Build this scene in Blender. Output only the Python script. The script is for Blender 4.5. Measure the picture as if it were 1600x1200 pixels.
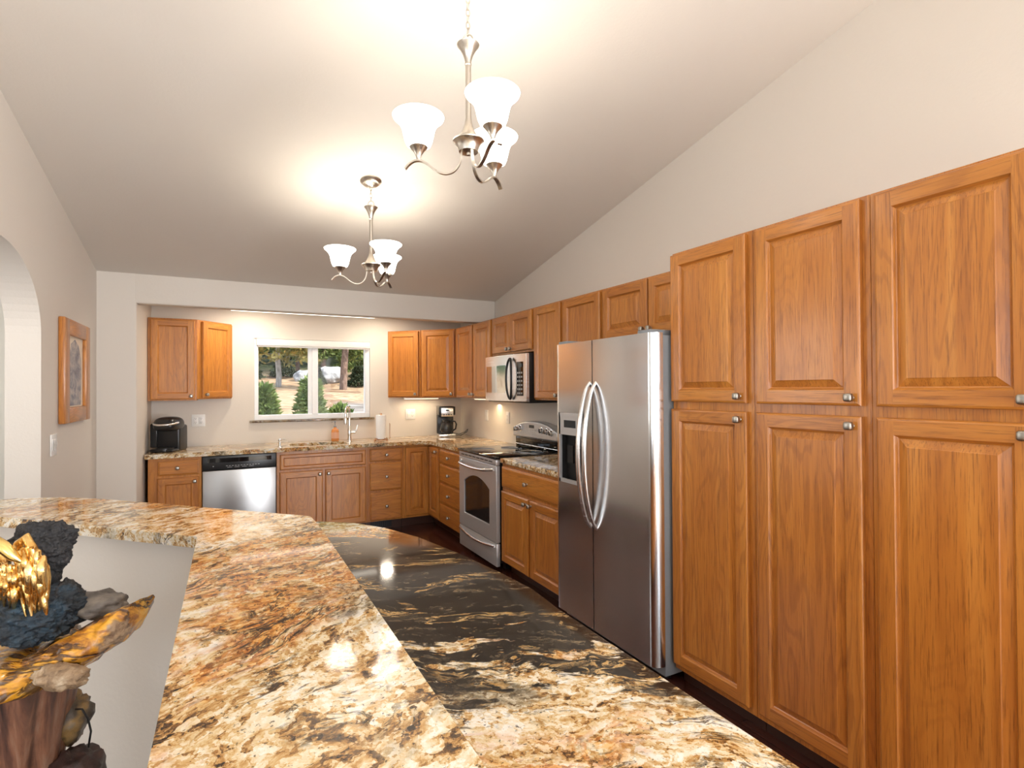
import bpy, bmesh, math, random
from math import sin, cos, pi, radians, sqrt, atan2, hypot
from mathutils import Vector, Matrix, noise, Quaternion

for o in list(bpy.data.objects):
    bpy.data.objects.remove(o, do_unlink=True)
SC = bpy.context.scene
COL = SC.collection
random.seed(7)

# ------------------------------------------------------------------ camera
YAW, PITCH, ROLL, EYE = radians(27.84), radians(0.491), radians(0.331), 1.466
fw = Vector((sin(YAW)*cos(PITCH), cos(YAW)*cos(PITCH), sin(PITCH)))
rt = Vector((cos(YAW), -sin(YAW), 0)); dn = fw.cross(rt)
r2 = rt*cos(ROLL) + dn*sin(ROLL); d2 = dn*cos(ROLL) - rt*sin(ROLL)
cam_data = bpy.data.cameras.new('camera')
cam_data.sensor_width = 36.0; cam_data.sensor_fit = 'HORIZONTAL'
cam_data.lens = 845.88/1600*36.0
cam_data.clip_start = 0.02; cam_data.clip_end = 400
cam = bpy.data.objects.new('camera', cam_data); COL.objects.link(cam)
mw = Matrix.Identity(4)
for i, v in enumerate((r2, -d2, -fw)):
    for k in range(3): mw[k][i] = v[k]
mw.translation = Vector((0, 0, EYE)); cam.matrix_world = mw
SC.camera = cam

# ------------------------------------------------------------------ world, sun, daylight, exposure
SC.view_settings.view_transform = 'Standard'; SC.view_settings.look = 'None'
SC.view_settings.gamma = 1.0; SC.view_settings.use_curve_mapping = False
SC.view_settings.exposure = 0.78
world = bpy.data.worlds.new('World'); SC.world = world; world.use_nodes = True
bg = world.node_tree.nodes['Background']
bg.inputs[0].default_value = (0.72, 0.85, 1.0, 1); bg.inputs[1].default_value = 1.5

def light(name, kind, loc, energy, color=(1, 1, 1), size=0.1, size_y=None, direction=None, parent=None):
    l = bpy.data.lights.new(name, kind); l.energy = energy; l.color = color
    if kind == 'AREA':
        l.shape = 'RECTANGLE'; l.size = size; l.size_y = size_y or size
    elif kind == 'SUN': l.angle = size
    else: l.shadow_soft_size = size
    o = bpy.data.objects.new(name, l); COL.objects.link(o); o.location = loc
    if direction is not None:
        o.rotation_euler = Vector(direction).to_track_quat('-Z', 'Y').to_euler()
    if parent: o.parent = parent
    return o
light('sun', 'SUN', (10, -5, 20), 4.2, (1, .93, .82), radians(.6), direction=(-.62, .42, -.66))
# daylight arriving through the living room windows behind and left of the camera
light('rear_window_daylight', 'AREA', (-2.5, -4.35, 1.55), 24, (.97, .98, 1), 2.3, 1.9, (0, 1, .12))
light('rear_window_daylight', 'AREA', (1.3, -4.35, 1.55), 44, (.97, .98, 1), 2.3, 1.9, (-.35, 1, .14))
light('side_window_daylight', 'AREA', (-4.85, -1.4, 1.55), 18, (.97, .98, 1), 2.9, 1.9, (1, 0, .12))
light('added_side_fill', 'AREA', (2.50, -2.3, 1.25), 170, (.98, .98, 1), 2.2, 2.1, (-1, .28, .06))  # side fill added to brighten the left wall, no patio door known
light('hall_fill', 'AREA', (-2.45, 4.3, 1.7), 17, (1, .99, .96), 1.2, 1.2, (1, 0, 0))  # fill lamp added to brighten the hall, there is no window here

# ------------------------------------------------------------------ mesh helpers
class MB:
    def __init__(s): s.v = []; s.f = []; s.m = []
    def add(s, vs, fs, mi=0, M=None):
        b = len(s.v)
        s.v += [tuple(M @ Vector(p)) if M else tuple(p) for p in vs]
        s.f += [tuple(b+i for i in f) for f in fs]
        s.m += [mi]*len(fs) if isinstance(mi, int) else list(mi)
        return s
    def box(s, x0, x1, y0, y1, z0, z1, mi=0, M=None):
        vs = [(x, y, z) for z in (z0, z1) for y in (y0, y1) for x in (x0, x1)]
        return s.add(vs, [(0, 2, 3, 1), (4, 5, 7, 6), (0, 1, 5, 4), (2, 6, 7, 3), (0, 4, 6, 2), (1, 3, 7, 5)], mi, M)
    def rbox(s, x0, x1, y0, y1, z0, z1, b=.003, seg=2, mi=0, M=None):
        bm = bmesh.new(); bmesh.ops.create_cube(bm, size=1)
        for v in bm.verts:
            v.co = Vector(((x0+x1)/2+v.co.x*(x1-x0), (y0+y1)/2+v.co.y*(y1-y0), (z0+z1)/2+v.co.z*(z1-z0)))
        bmesh.ops.bevel(bm, geom=bm.edges[:], offset=b, segments=seg, profile=.5, affect='EDGES', clamp_overlap=True)
        return s.bm(bm, mi, M)
    def bm(s, bm, mi=0, M=None):
        bm.verts.ensure_lookup_table(); bm.verts.index_update()
        s.add([v.co.copy() for v in bm.verts], [tuple(v.index for v in f.verts) for f in bm.faces], mi, M)
        bm.free(); return s
    def prism(s, pts, z0, z1, mi=0, M=None):
        n = len(pts)
        a = sum(pts[i][0]*pts[(i+1) % n][1]-pts[(i+1) % n][0]*pts[i][1] for i in range(n))
        if a < 0: pts = pts[::-1]
        vs = [(p[0], p[1], z0) for p in pts]+[(p[0], p[1], z1) for p in pts]
        fs = [tuple(range(n-1, -1, -1)), tuple(range(n, 2*n))]+[(i, (i+1) % n, n+(i+1) % n, n+i) for i in range(n)]
        return s.add(vs, fs, mi, M)
    def lathe(s, prof, seg=24, mi=0, M=None):
        vs = []; fs = []; n = len(prof)
        for r, z in prof:
            for k in range(seg): vs.append((r*cos(2*pi*k/seg), r*sin(2*pi*k/seg), z))
        for i in range(n-1):
            for k in range(seg):
                a = i*seg+k; b = i*seg+(k+1) % seg
                fs.append((a, b, b+seg, a+seg))
        if prof[0][0] > 1e-6: fs.append(tuple(range(seg-1, -1, -1)))
        if prof[-1][0] > 1e-6: fs.append(tuple((n-1)*seg+k for k in range(seg)))
        return s.add(vs, fs, mi, M)
    def tube(s, path, r, seg=10, mi=0, M=None, closed=False, flat=1.0):
        P = [Vector(p) for p in path]; n = len(P)
        R = r if isinstance(r, (list, tuple)) else [r]*n
        vs = []; fs = []; up = None
        for i in range(n):
            if closed: t = (P[(i+1) % n]-P[i-1]).normalized()
            else: t = (P[min(i+1, n-1)]-P[max(i-1, 0)]).normalized()
            if up is None:
                up = Vector((0, 0, 1)) if abs(t.z) < .9 else Vector((0, 1, 0))
            a = t.cross(up)
            if a.length < 1e-4: a = t.cross(Vector((1, 0, 0)))
            a.normalize(); b = a.cross(t).normalized(); up = b
            for k in range(seg):
                q = 2*pi*k/seg; vs.append(P[i]+a*R[i]*cos(q)*flat+b*R[i]*sin(q))
        for i in range(n if closed else n-1):
            for k in range(seg):
                a0 = i*seg+k; b0 = i*seg+(k+1) % seg; j = ((i+1) % n)*seg
                fs.append((a0, b0, j+(k+1) % seg, j+k))
        if not closed:
            fs.append(tuple(range(seg-1, -1, -1))); fs.append(tuple((n-1)*seg+k for k in range(seg)))
        return s.add(vs, fs, mi, M)
    def blob(s, c, rad, seed=0, amp=.2, freq=2.0, sub=4, ridged=False, mi=0, rough=0.0, M=None):
        bm = bmesh.new(); bmesh.ops.create_icosphere(bm, subdivisions=sub, radius=1)
        off = Vector((seed*7.3, seed*3.1, seed*5.7))
        for v in bm.verts:
            p = v.co.copy()
            d = noise.fractal(p*freq+off, 1.0, 2.0, 5)
            if ridged:
                w = p+.18*noise.noise_vector(p*freq*1.3+off)
                ds = noise.voronoi(w*freq+off)[0]; d2 = noise.voronoi(w*freq*2.6+off)[0]
                d = 1.1-1.5*ds[0]+.45*(.5-d2[0])+.25*noise.fractal(p*freq*4+off, .8, 2, 4)
            if rough: d += rough*(.5-1.2*noise.voronoi(p*freq*5+off)[0][0]+.5*noise.noise(p*freq*11+off))
            q = p*(1+amp*d)
            v.co = Vector((c[0]+q.x*rad[0], c[1]+q.y*rad[1], c[2]+q.z*rad[2]))
        return s.bm(bm, mi, M)
    def build(s, name, mats, parent=None, loc=(0, 0, 0), rotz=0, smooth=True, ang=35, bevel=0):
        me = bpy.data.meshes.new(name); me.from_pydata(s.v, [], s.f); 
        for m in (mats if isinstance(mats, (list, tuple)) else [mats]): me.materials.append(m)
        me.polygons.foreach_set('material_index', s.m)
        if smooth:
            me.polygons.foreach_set('use_smooth', [True]*len(s.f)); me.set_sharp_from_angle(angle=radians(ang))
        me.update()
        o = bpy.data.objects.new(name, me); COL.objects.link(o); o.location = loc; o.rotation_euler = (0, 0, rotz)
        if parent: o.parent = parent
        if bevel:
            md = o.modifiers.new('bevel', 'BEVEL'); md.width = bevel; md.segments = 3; md.limit_method = 'ANGLE'; md.angle_limit = radians(50)
        return o

def slab(outer, holes, z0, z1):
    bm = bmesh.new()
    for loop in [outer]+holes:
        vs = [bm.verts.new((x, y, z0)) for x, y in loop]
        for i in range(len(vs)): bm.edges.new((vs[i], vs[(i+1) % len(vs)]))
    bmesh.ops.triangle_fill(bm, use_beauty=True, use_dissolve=False, edges=bm.edges[:])
    bmesh.ops.recalc_face_normals(bm, faces=bm.faces[:])
    for f in bm.faces:
        if f.normal.z > 0: f.normal_flip()
    r = bmesh.ops.extrude_face_region(bm, geom=bm.faces[:], use_keep_orig=True)
    for g in r['geom']:
        if isinstance(g, bmesh.types.BMVert): g.co.z = z1
    bmesh.ops.recalc_face_normals(bm, faces=bm.faces[:])
    return MB().bm(bm)

def tag(o, label=None, cat=None, group=None, kind=None):
    if label: o['label'] = label
    if cat: o['category'] = cat
    if group: o['group'] = group
    if kind: o['kind'] = kind
    return o
def thing(name, label, cat, loc=(0, 0, 0), rotz=0, group=None):
    o = bpy.data.objects.new(name, None); COL.objects.link(o); o.empty_display_size = .1
    o.location = loc; o.rotation_euler = (0, 0, rotz)
    return tag(o, label, cat, group)
def struct(name, mb, mats, bevel=0, **k): return tag(mb.build(name, mats, bevel=bevel, **k), kind='structure')
RZ = lambda a: Matrix.Rotation(a, 4, 'Z')
def TR(x, y, z): return Matrix.Translation((x, y, z))
RX90 = Matrix.Rotation(pi/2, 4, 'X')      # lathe axis z -> -y

# ------------------------------------------------------------------ materials
class NT:
    def __init__(s, name):
        s.mat = bpy.data.materials.new(name); s.mat.use_nodes = True
        s.t = s.mat.node_tree; s.b = s.t.nodes['Principled BSDF']; s.out = s.t.nodes['Material Output']
    def n(s, typ, ins=None, **kw):
        nd = s.t.nodes.new(typ)
        for k, v in kw.items(): setattr(nd, k, v)
        for k, v in (ins or {}).items():
            if isinstance(v, bpy.types.NodeSocket): s.t.links.new(v, nd.inputs[k])
            elif v is not None: nd.inputs[k].default_value = v
        return nd
    def link(s, a, b): s.t.links.new(a, b)
    def math(s, op, a, b=None, c=None, clamp=False):
        nd = s.t.nodes.new('ShaderNodeMath'); nd.operation = op; nd.use_clamp = clamp
        for i, v in enumerate((a, b, c)):
            if v is None: continue
            if isinstance(v, bpy.types.NodeSocket): s.t.links.new(v, nd.inputs[i])
            else: nd.inputs[i].default_value = v
        return nd.outputs[0]
    def noise(s, vec, scale, detail=4, rough=.55, dist=0):
        return s.n('ShaderNodeTexNoise', {'Vector': vec, 'Scale': scale, 'Detail': detail, 'Roughness': rough, 'Distortion': dist})
    def ramp(s, fac, stops, interp='LINEAR'):
        nd = s.t.nodes.new('ShaderNodeValToRGB'); nd.color_ramp.interpolation = interp
        e = nd.color_ramp.elements
        while len(e) < len(stops): e.new(.5)
        for el, (p, c) in zip(e, stops):
            el.position = p; el.color = (c, c, c, 1) if isinstance(c, (int, float)) else (*c, 1)
        s.link(fac, nd.inputs[0]); return nd.outputs[0]
    def step(s, fac, a, b): return s.n('ShaderNodeMapRange', {'Value': fac, 'From Min': a, 'From Max': b}, interpolation_type='SMOOTHSTEP').outputs[0]
    def mix(s, fac, a, b, blend='MIX'):
        nd = s.t.nodes.new('ShaderNodeMix'); nd.data_type = 'RGBA'; nd.blend_type = blend
        for i, v in ((0, fac), (6, a), (7, b)):
            if isinstance(v, bpy.types.NodeSocket): s.link(v, nd.inputs[i])
            else: nd.inputs[i].default_value = v if i == 0 else (*v, 1)
        return nd.outputs[2]
    def obj(s): return s.n('ShaderNodeTexCoord').outputs['Object']
    def mapping(s, vec, rot=(0, 0, 0), scale=(1, 1, 1), loc=(0, 0, 0)):
        return s.n('ShaderNodeMapping', {'Vector': vec, 'Rotation': rot, 'Scale': scale, 'Location': loc}).outputs[0]
    def bump(s, h, strength=.2, dist=.01):
        nd = s.n('ShaderNodeBump', {'Height': h, 'Strength': strength, 'Distance': dist}); s.link(nd.outputs[0], s.b.inputs['Normal'])
    def set(s, **k):
        for key, v in k.items():
            key = key.replace('_', ' ')
            if isinstance(v, bpy.types.NodeSocket): s.link(v, s.b.inputs[key])
            elif isinstance(v, tuple): s.b.inputs[key].default_value = (*v, 1)
            else: s.b.inputs[key].default_value = v
        return s

def plain(name, col, rough=.5, metal=0, var=.04, bump=0, **k):
    t = NT(name); nz = t.noise(t.obj(), 40, 3).outputs[0]
    c = t.mix(nz, tuple(x*(1-var) for x in col), tuple(min(1, x*(1+var)) for x in col))
    t.set(Base_Color=c, Roughness=rough, Metallic=metal, **k)
    if bump: t.bump(t.noise(t.obj(), 120, 4).outputs[0], bump, .004)
    return t.mat

def oak(name, horiz=False):
    t = NT(name); o = t.obj()
    rnd = t.n('ShaderNodeObjectInfo').outputs['Random']
    off = t.n('ShaderNodeCombineXYZ', {'X': t.math('MULTIPLY', rnd, 37.0), 'Y': t.math('MULTIPLY', rnd, 11.0), 'Z': t.math('MULTIPLY', rnd, 23.0)}).outputs[0]
    p = t.n('ShaderNodeVectorMath', {0: o, 1: off}, operation='ADD').outputs[0]
    if horiz: p = t.mapping(p, rot=(0, pi/2, 0))
    cath = t.noise(t.mapping(p, scale=(5.0, 5.0, .8)), 1.0, 2, .45, .3).outputs[0]
    streak0 = t.noise(t.mapping(p, scale=(60, 60, 3)), 1.0, 3, .6).outputs[0]
    rings = t.math('SINE', t.math('MULTIPLY_ADD', streak0, 5.0, t.math('MULTIPLY', cath, 130.0)))
    rings = t.step(rings, .15, 1.0)
    pores = t.noise(t.mapping(p, scale=(230, 230, 7)), 1.0, 4, .7).outputs[0]
    pores = t.step(pores, .50, .68)
    streak = t.noise(t.mapping(p, scale=(26, 26, .9)), 1.0, 4, .6).outputs[0]
    broad = t.noise(t.mapping(p, scale=(3, 3, .8)), 1.0, 2, .5).outputs[0]
    base = t.ramp(streak, [(.25, (.43, .152, .025)), (.5, (.56, .215, .035)), (.75, (.66, .290, .058))])
    base = t.mix(t.math('MULTIPLY', t.step(broad, .35, .7), .35), base, (.38, .115, .018))
    base = t.mix(t.math('MULTIPLY', rings, t.math('MULTIPLY_ADD', rnd, .34, .12)), base, (.27, .085, .017))
    base = t.mix(t.math('MULTIPLY', pores, .62), base, (.15, .045, .012))
    hue = t.math('MULTIPLY_ADD', rnd, .30, -.08, True)
    base = t.mix(hue, base, (.33, .115, .035))
    t.set(Base_Color=base, Roughness=.30, Coat_Weight=.16, Coat_Roughness=.16)
    t.bump(t.math('MULTIPLY_ADD', pores, -1.0, t.math('MULTIPLY', rings, -.5)), .10, .001)
    return t.mat

def granite(name, island=False, rot=.78, dark=0.0, bar=False):
    t = NT(name); o = t.obj(); ob = gb_ = 0.0
    sep = t.n('ShaderNodeSeparateXYZ', {0: o})
    if bar:      # rust coloured zone, then a grey one, then coarse cream crystals towards the near end
        yy = t.math('SUBTRACT', sep.outputs[1], t.math('MULTIPLY', sep.outputs[0], .5))
        bell = lambda c, w: t.math('SUBTRACT', 1.0, t.step(t.math('ABSOLUTE', t.math('SUBTRACT', yy, c)), w*.35, w))
        ob = t.math('MULTIPLY_ADD', bell(1.25, .40), .13, -.01); gb_ = t.math('MULTIPLY_ADD', bell(.90, .24), .11, -.02)
    w = t.noise(o, 2.6, 4, .55).outputs['Color']
    w = t.n('ShaderNodeVectorMath', {0: w, 1: (.5, .5, .5)}, operation='SUBTRACT').outputs[0]
    w = t.n('ShaderNodeVectorMath', {0: w, 'Scale': .20}, operation='SCALE').outputs[0]
    p0 = t.n('ShaderNodeVectorMath', {0: o, 1: w}, operation='ADD').outputs[0]
    p = t.mapping(t.mapping(p0, rot=(0, 0, -rot)), scale=(.72, 1, 1))
    # crystal mosaic: every grain takes its own tone
    jit = t.n('ShaderNodeVectorMath', {0: p, 1: t.n('ShaderNodeVectorMath', {0: t.noise(o, 60, 3, .6).outputs['Color'], 'Scale': .022}, operation='SCALE').outputs[0]}, operation='ADD').outputs[0]
    vo = t.n('ShaderNodeTexVoronoi', {'Vector': jit, 'Scale': 62.0, 'Randomness': 1.0})
    cell = t.n('ShaderNodeSeparateColor', {0: vo.outputs['Color']}).outputs[0]
    vo2 = t.n('ShaderNodeTexVoronoi', {'Vector': jit, 'Scale': 145.0, 'Randomness': 1.0})
    cell2 = t.n('ShaderNodeSeparateColor', {0: vo2.outputs['Color']}).outputs[1]
    med = t.noise(p, 15, 11, .76, .25).outputs[0]
    f = t.math('ADD', med, t.math('ADD', t.math('MULTIPLY_ADD', cell, .20, -.10), t.math('MULTIPLY_ADD', cell2, .15, -.075)))
    col = t.ramp(f, [(.27, (.022, .014, .010)), (.345, (.13, .065, .026)), (.40, (.42, .215, .065)), (.455, (.58, .37, .15)), (.51, (.70, .55, .33)), (.58, (.78, .69, .52)), (.66, (.84, .80, .73))])
    # orange and rust areas
    big = t.noise(p, 3.6, 7, .62, .6).outputs[0]
    om = t.math('MULTIPLY', t.step(t.math('ADD', big, ob), .50, .61), t.step(t.math('ADD', t.noise(p, 24, 8, .72).outputs[0], t.math('MULTIPLY_ADD', cell, .3, -.15)), .40, .52))
    col = t.mix(t.math('MULTIPLY', om, .9), col, t.ramp(t.math('ADD', t.noise(p, 36, 7, .7).outputs[0], t.math('MULTIPLY_ADD', cell2, .26, -.13)), [(.31, (.11, .030, .008)), (.42, (.42, .135, .020)), (.54, (.64, .275, .050)), (.66, (.76, .48, .18))]))
    # grey green mica areas
    g = t.noise(t.mapping(p, loc=(3.1, 1.7, 0)), 4.0, 6, .62, .5).outputs[0]
    gm = t.math('MULTIPLY', t.step(t.math('ADD', g, gb_), .54, .63), .85)
    col = t.mix(gm, col, t.ramp(t.math('ADD', t.noise(p, 42, 8, .74).outputs[0], t.math('MULTIPLY_ADD', cell2, .24, -.12)), [(.30, (.020, .017, .014)), (.43, (.13, .105, .068)), (.55, (.31, .265, .18)), (.67, (.58, .51, .39))]))
    # dark biotite veins following the flow
    pv = t.mapping(t.mapping(p0, rot=(0, 0, -rot)), scale=(.30, 1.15, 1))
    v = t.noise(pv, 12, 9, .66, 1.0).outputs[0]
    vein = t.math('SUBTRACT', 1.0, t.step(t.math('ABSOLUTE', t.math('SUBTRACT', v, .47)), .004, .030))
    vmask = t.step(t.noise(o, 6.5, 4).outputs[0], .48, .60)
    col = t.mix(t.math('MULTIPLY', t.math('MULTIPLY', vein, vmask), .9), col, (.028, .019, .015))
    fl = t.noise(o, 125, 4, .65).outputs[0]
    col = t.mix(t.math('MULTIPLY', t.step(fl, .615, .66), .8), col, (.030, .020, .015))
    if island:
        # band of black schist crossing the slab
        y = t.math('ADD', sep.outputs[1], t.math('MULTIPLY', sep.outputs[0], .50))
        ps = t.mapping(t.mapping(p0, rot=(0, 0, radians(27.84))), scale=(.24, 1.0, 1))
        s1 = t.noise(ps, 6.5, 10, .66, 1.5).outputs[0]
        s2 = t.noise(t.mapping(ps, loc=(5, 2, 1)), 24, 9, .74, .8).outputs[0]
        band = t.math('MULTIPLY', t.step(y, .86, 1.46), t.math('SUBTRACT', 1.0, t.step(y, 2.22, 2.44)))
        m = t.math('ADD', t.math('MULTIPLY_ADD', band, .31, -.145), t.math('MULTIPLY_ADD', s2, .30, -.15))
        m = t.math('ADD', m, s1)
        mask = t.step(m, .495, .53)
        dk = t.ramp(t.math('ADD', s2, t.math('MULTIPLY_ADD', cell2, .08, -.04)), [(.32, (.006, .005, .005)), (.50, (.022, .018, .015)), (.59, (.065, .050, .034)), (.67, (.22, .165, .10)), (.76, (.50, .40, .26))])
        lines = t.math('SUBTRACT', 1.0, t.step(t.math('ABSOLUTE', t.math('SUBTRACT', s1, .555)), .004, .026))
        dk = t.mix(t.math('MULTIPLY', lines, t.step(t.noise(o, 8, 4).outputs[0], .45, .58)), dk, t.mix(cell2, (.62, .46, .24), (.50, .27, .07)))
        col = t.mix(mask, col, dk)
    if dark: col = t.mix(dark, col, (.03, .026, .024))
    t.set(Base_Color=col, Roughness=t.math('MULTIPLY_ADD', fl, .06, .03), Specular_IOR_Level=.52)
    return t.mat

def steel(name, col=(.60, .60, .60), rough=.24, horiz=True, amt=.05, rot=0.0, metal=1.0):
    t = NT(name); o = t.obj()
    sc = (2, 2, 420) if horiz else (420, 420, 2)
    n = t.noise(t.mapping(o, scale=sc), 1.0, 3, .6).outputs[0]
    t.set(Base_Color=t.mix(n, tuple(c*.94 for c in col), tuple(min(1, c*1.05) for c in col)), Metallic=metal,
          Roughness=t.math('MULTIPLY_ADD', n, amt, rough), Anisotropic=.5, Anisotropic_Rotation=rot)
    t.bump(n, .02, .0005)
    return t.mat

def paint(name, col):
    t = NT(name); o = t.obj()
    n = t.noise(o, 70, 5, .55).outputs[0]; n2 = t.noise(o, 1.3, 2).outputs[0]
    t.set(Base_Color=t.mix(n2, tuple(c*.985 for c in col), tuple(min(1, c*1.015) for c in col)), Roughness=.62, Specular_IOR_Level=.3)
    t.bump(n, .16, .004)
    return t.mat

def floorwood():
    t = NT('dark_floorboards'); o = t.obj()
    br = t.n('ShaderNodeTexBrick', {'Vector': t.mapping(o, rot=(0, 0, pi/2)), 'Color1': (.05, .014, .010, 1), 'Color2': (.085, .026, .016, 1), 'Mortar': (.008, .004, .003, 1), 'Scale': 1.0, 'Mortar Size': .0025, 'Brick Width': 1.2, 'Row Height': .11}, offset=.37)
    n = t.noise(t.mapping(o, scale=(30, 1.5, 1)), 1.0, 6, .6).outputs[0]
    t.set(Base_Color=t.mix(t.math('MULTIPLY', n, .6), br.outputs[0], (.03, .009, .007)), Roughness=.22)
    return t.mat

def emit(name, col, s):
    t = NT(name); nz = t.noise(t.obj(), 12, 2).outputs[0]
    c = t.mix(nz, tuple(x*.97 for x in col), col)
    t.set(Base_Color=(.9, .88, .84), Emission_Color=c, Emission_Strength=s, Roughness=.35); return t.mat

def glass(name, rough=0.0, tint=(1, 1, 1)):
    t = NT(name)
    tr = t.n('ShaderNodeBsdfTransparent', {'Color': (*tint, 1)}); gl = t.n('ShaderNodeBsdfGlossy', {'Roughness': rough})
    lw = t.n('ShaderNodeLayerWeight', {'Blend': .25}); 
    mx = t.n('ShaderNodeMixShader', {0: t.math('MULTIPLY', lw.outputs['Fresnel'], .15), 1: tr.outputs[0], 2: gl.outputs[0]})
    t.link(mx.outputs[0], t.out.inputs[0]); return t.mat

def ramped(name, stops, scale, detail=6, rough=.6, stretch=(1, 1, 1), surf=.5, bump=.3, dist=.4, spec=.5, metal=0, bscale=None):
    t = NT(name); o = t.mapping(t.obj(), scale=stretch)
    n = t.noise(o, scale, detail, rough, dist).outputs[0]
    t.set(Base_Color=t.ramp(n, stops), Roughness=surf, Specular_IOR_Level=spec, Metallic=metal)
    if bump: t.bump(n if not bscale else t.noise(o, bscale, 6, .65).outputs[0], bump, .01)
    return t.mat

WALL = paint('wall_paint', (.72, .665, .595)); CEIL = paint('ceiling_paint', (.73, .68, .615)); HALLP = paint('hall_paint', (.74, .72, .67))
OAK = [oak('oak_vertical_grain'), oak('oak_horizontal_grain', True)]
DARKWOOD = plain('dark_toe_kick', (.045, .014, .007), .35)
G_BAR = granite('granite_bar', rot=.75, bar=True); G_ISL = granite('granite_island', True, rot=-.49); G_CTR = granite('granite_counter', rot=.05); G_SILL = granite('granite_sill', rot=.05, dark=.65)
STEEL = steel('brushed_steel', (.80, .80, .80)); STEELV = steel('brushed_steel_vertical', (.80, .83, .86), .15, False)
STEELDW = steel('brushed_steel_across', (.44, .44, .44), .30, True, rot=.25); SATIN = steel('satin_nickel', (.62, .57, .50), .26, False, .04); PEWTER = plain('pewter', (.42, .40, .36), .34, 1.0, .12)
CHROME = plain('polished_nickel', (.74, .70, .64), .12, 1.0); RANGE_SILVER = steel('range_silver', (.62, .63, .65), .30, metal=.55)
BLACK = plain('black_plastic', (.012, .012, .013), .28); BLKGLASS = plain('black_glass', (.008, .008, .009), .04)
BLKMATTE = plain('black_matte', (.012, .011, .011), .6); GREYBODY = plain('grey_enamel', (.23, .25, .27), .4)
WHITE = plain('white_plastic', (.84, .83, .80), .35); VINYL = plain('white_vinyl', (.86, .87, .88), .4); PAPER = plain('paper_towel', (.88, .87, .85), .9, bump=.2)
LCD = plain('dark_display', (.035, .04, .045), .15); GREYKEY = plain('grey_print', (.55, .55, .55), .5); KEYDARK = plain('dark_print', (.05, .05, .05), .5)
CARPET = plain('beige_bounce_carpet', (.62, .56, .48), .95, bump=.6); FLOOR = floorwood(); SHADE = emit('lit_frosted_glass', (1, .95, .87), 3.4); TUBE = emit('lit_diffuser', (1, .92, .78), 1.6)
PUCK = emit('lit_strip', (1, .80, .52), 2.0)
PANE = glass('window_glass'); DARKPANE = plain('oven_glass', (.022, .018, .017), .05); CARAFE = plain('carafe_glass', (.03, .03, .03), .06)
MIRRORED = plain('mirrored_oven_glass', (.56, .59, .60), .07, 1.0)
COPPER = plain('copper_bronze', (.62, .36, .20), .25, 1.0)

# ------------------------------------------------------------------ the setting
XR, YB, YH, XL = 2.56, 6.2, 5.22, -.89        # right wall, alcove back wall, header plane, left wall
RIDGE = -.6
def ceil_z(y): return 2.402+.203*(YH-y) if y > RIDGE else 2.402+.203*(YH-RIDGE)-.203*(RIDGE-y)
struct('floor', MB().box(-5.1, 2.75, -4.6, 6.36, -.1, 0), FLOOR)
struct('bounce_carpet', MB().box(-4.95, -.9, -4.45, .6, 0, .012).box(-.9, XR, -4.45, -.9, 0, .012), CARPET)  # unseen pale carpet, added to bounce window light up to the ceiling
pts = [(-4.6, ceil_z(-4.6)), (RIDGE, ceil_z(RIDGE)), (YH+.13, ceil_z(YH+.13)), (YH+.13, ceil_z(YH+.13)+.14), (RIDGE, ceil_z(RIDGE)+.14), (-4.6, ceil_z(-4.6)+.14)]
MYZ = Matrix(((0, 0, 1, 0), (1, 0, 0, 0), (0, 1, 0, 0), (0, 0, 0, 1)))     # prism (u,v,w) -> (x=w, y=u, z=v)
struct('ceiling', MB().prism(pts, -5.1, 2.75, 0, MYZ), CEIL, smooth=False)
struct('ceiling_alcove', MB().box(-.63, XR, YH+.12, YB+.15, 2.31, 2.43), CEIL)
struct('ceiling_hall', MB().box(-5.1, -.64, YH+.13, YB+.15, 2.402, 2.52), HALLP)
def rz_(y): return ceil_z(y)+.1
PW0, PW1, PZ0, PZ1 = -3.5, -1.1, .12, 2.35  # opening added in the unseen part of the right wall for the side fill
b = MB().prism([(-4.6, 0), (PW0, 0), (PW0, rz_(PW0)), (-4.6, rz_(-4.6))], XR, XR+.18, 0, MYZ)
b.prism([(PW0, 0), (PW1, 0), (PW1, PZ0), (PW0, PZ0)], XR, XR+.18, 0, MYZ).prism([(PW0, PZ1), (PW1, PZ1), (PW1, rz_(PW1)), (PW0, rz_(PW0))], XR, XR+.18, 0, MYZ)
b.prism([(PW1, 0), (YB+.15, 0), (YB+.15, 2.5), (YH, 2.5), (RIDGE, 3.70), (PW1, rz_(PW1))], XR, XR+.18, 0, MYZ)
struct('wall_right', b, WALL, smooth=False)
# back wall with the window opening
WX0, WX1, WZ0, WZ1 = .258, 1.447, 1.152, 2.005
b = MB()
b.box(-.76, WX0, YB, YB+.15, 0, 2.43).box(WX1, XR, YB, YB+.15, 0, 2.43).box(WX0, WX1, YB, YB+.15, 0, WZ0).box(WX0, WX1, YB, YB+.15, WZ1, 2.43)
struct('wall_back', b, WALL)
# wall stub at the alcove and the header over it
b = MB().rbox(-1.0, -.632, YH, YB, 0, 2.41, .012, 3)
struct('wall_alcove_side', b, WALL)
b = MB().rbox(-.70, XR, YH+.0004, YH+.12, 2.167, 2.41, .012, 3)
struct('wall_header', b, WALL)
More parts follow.
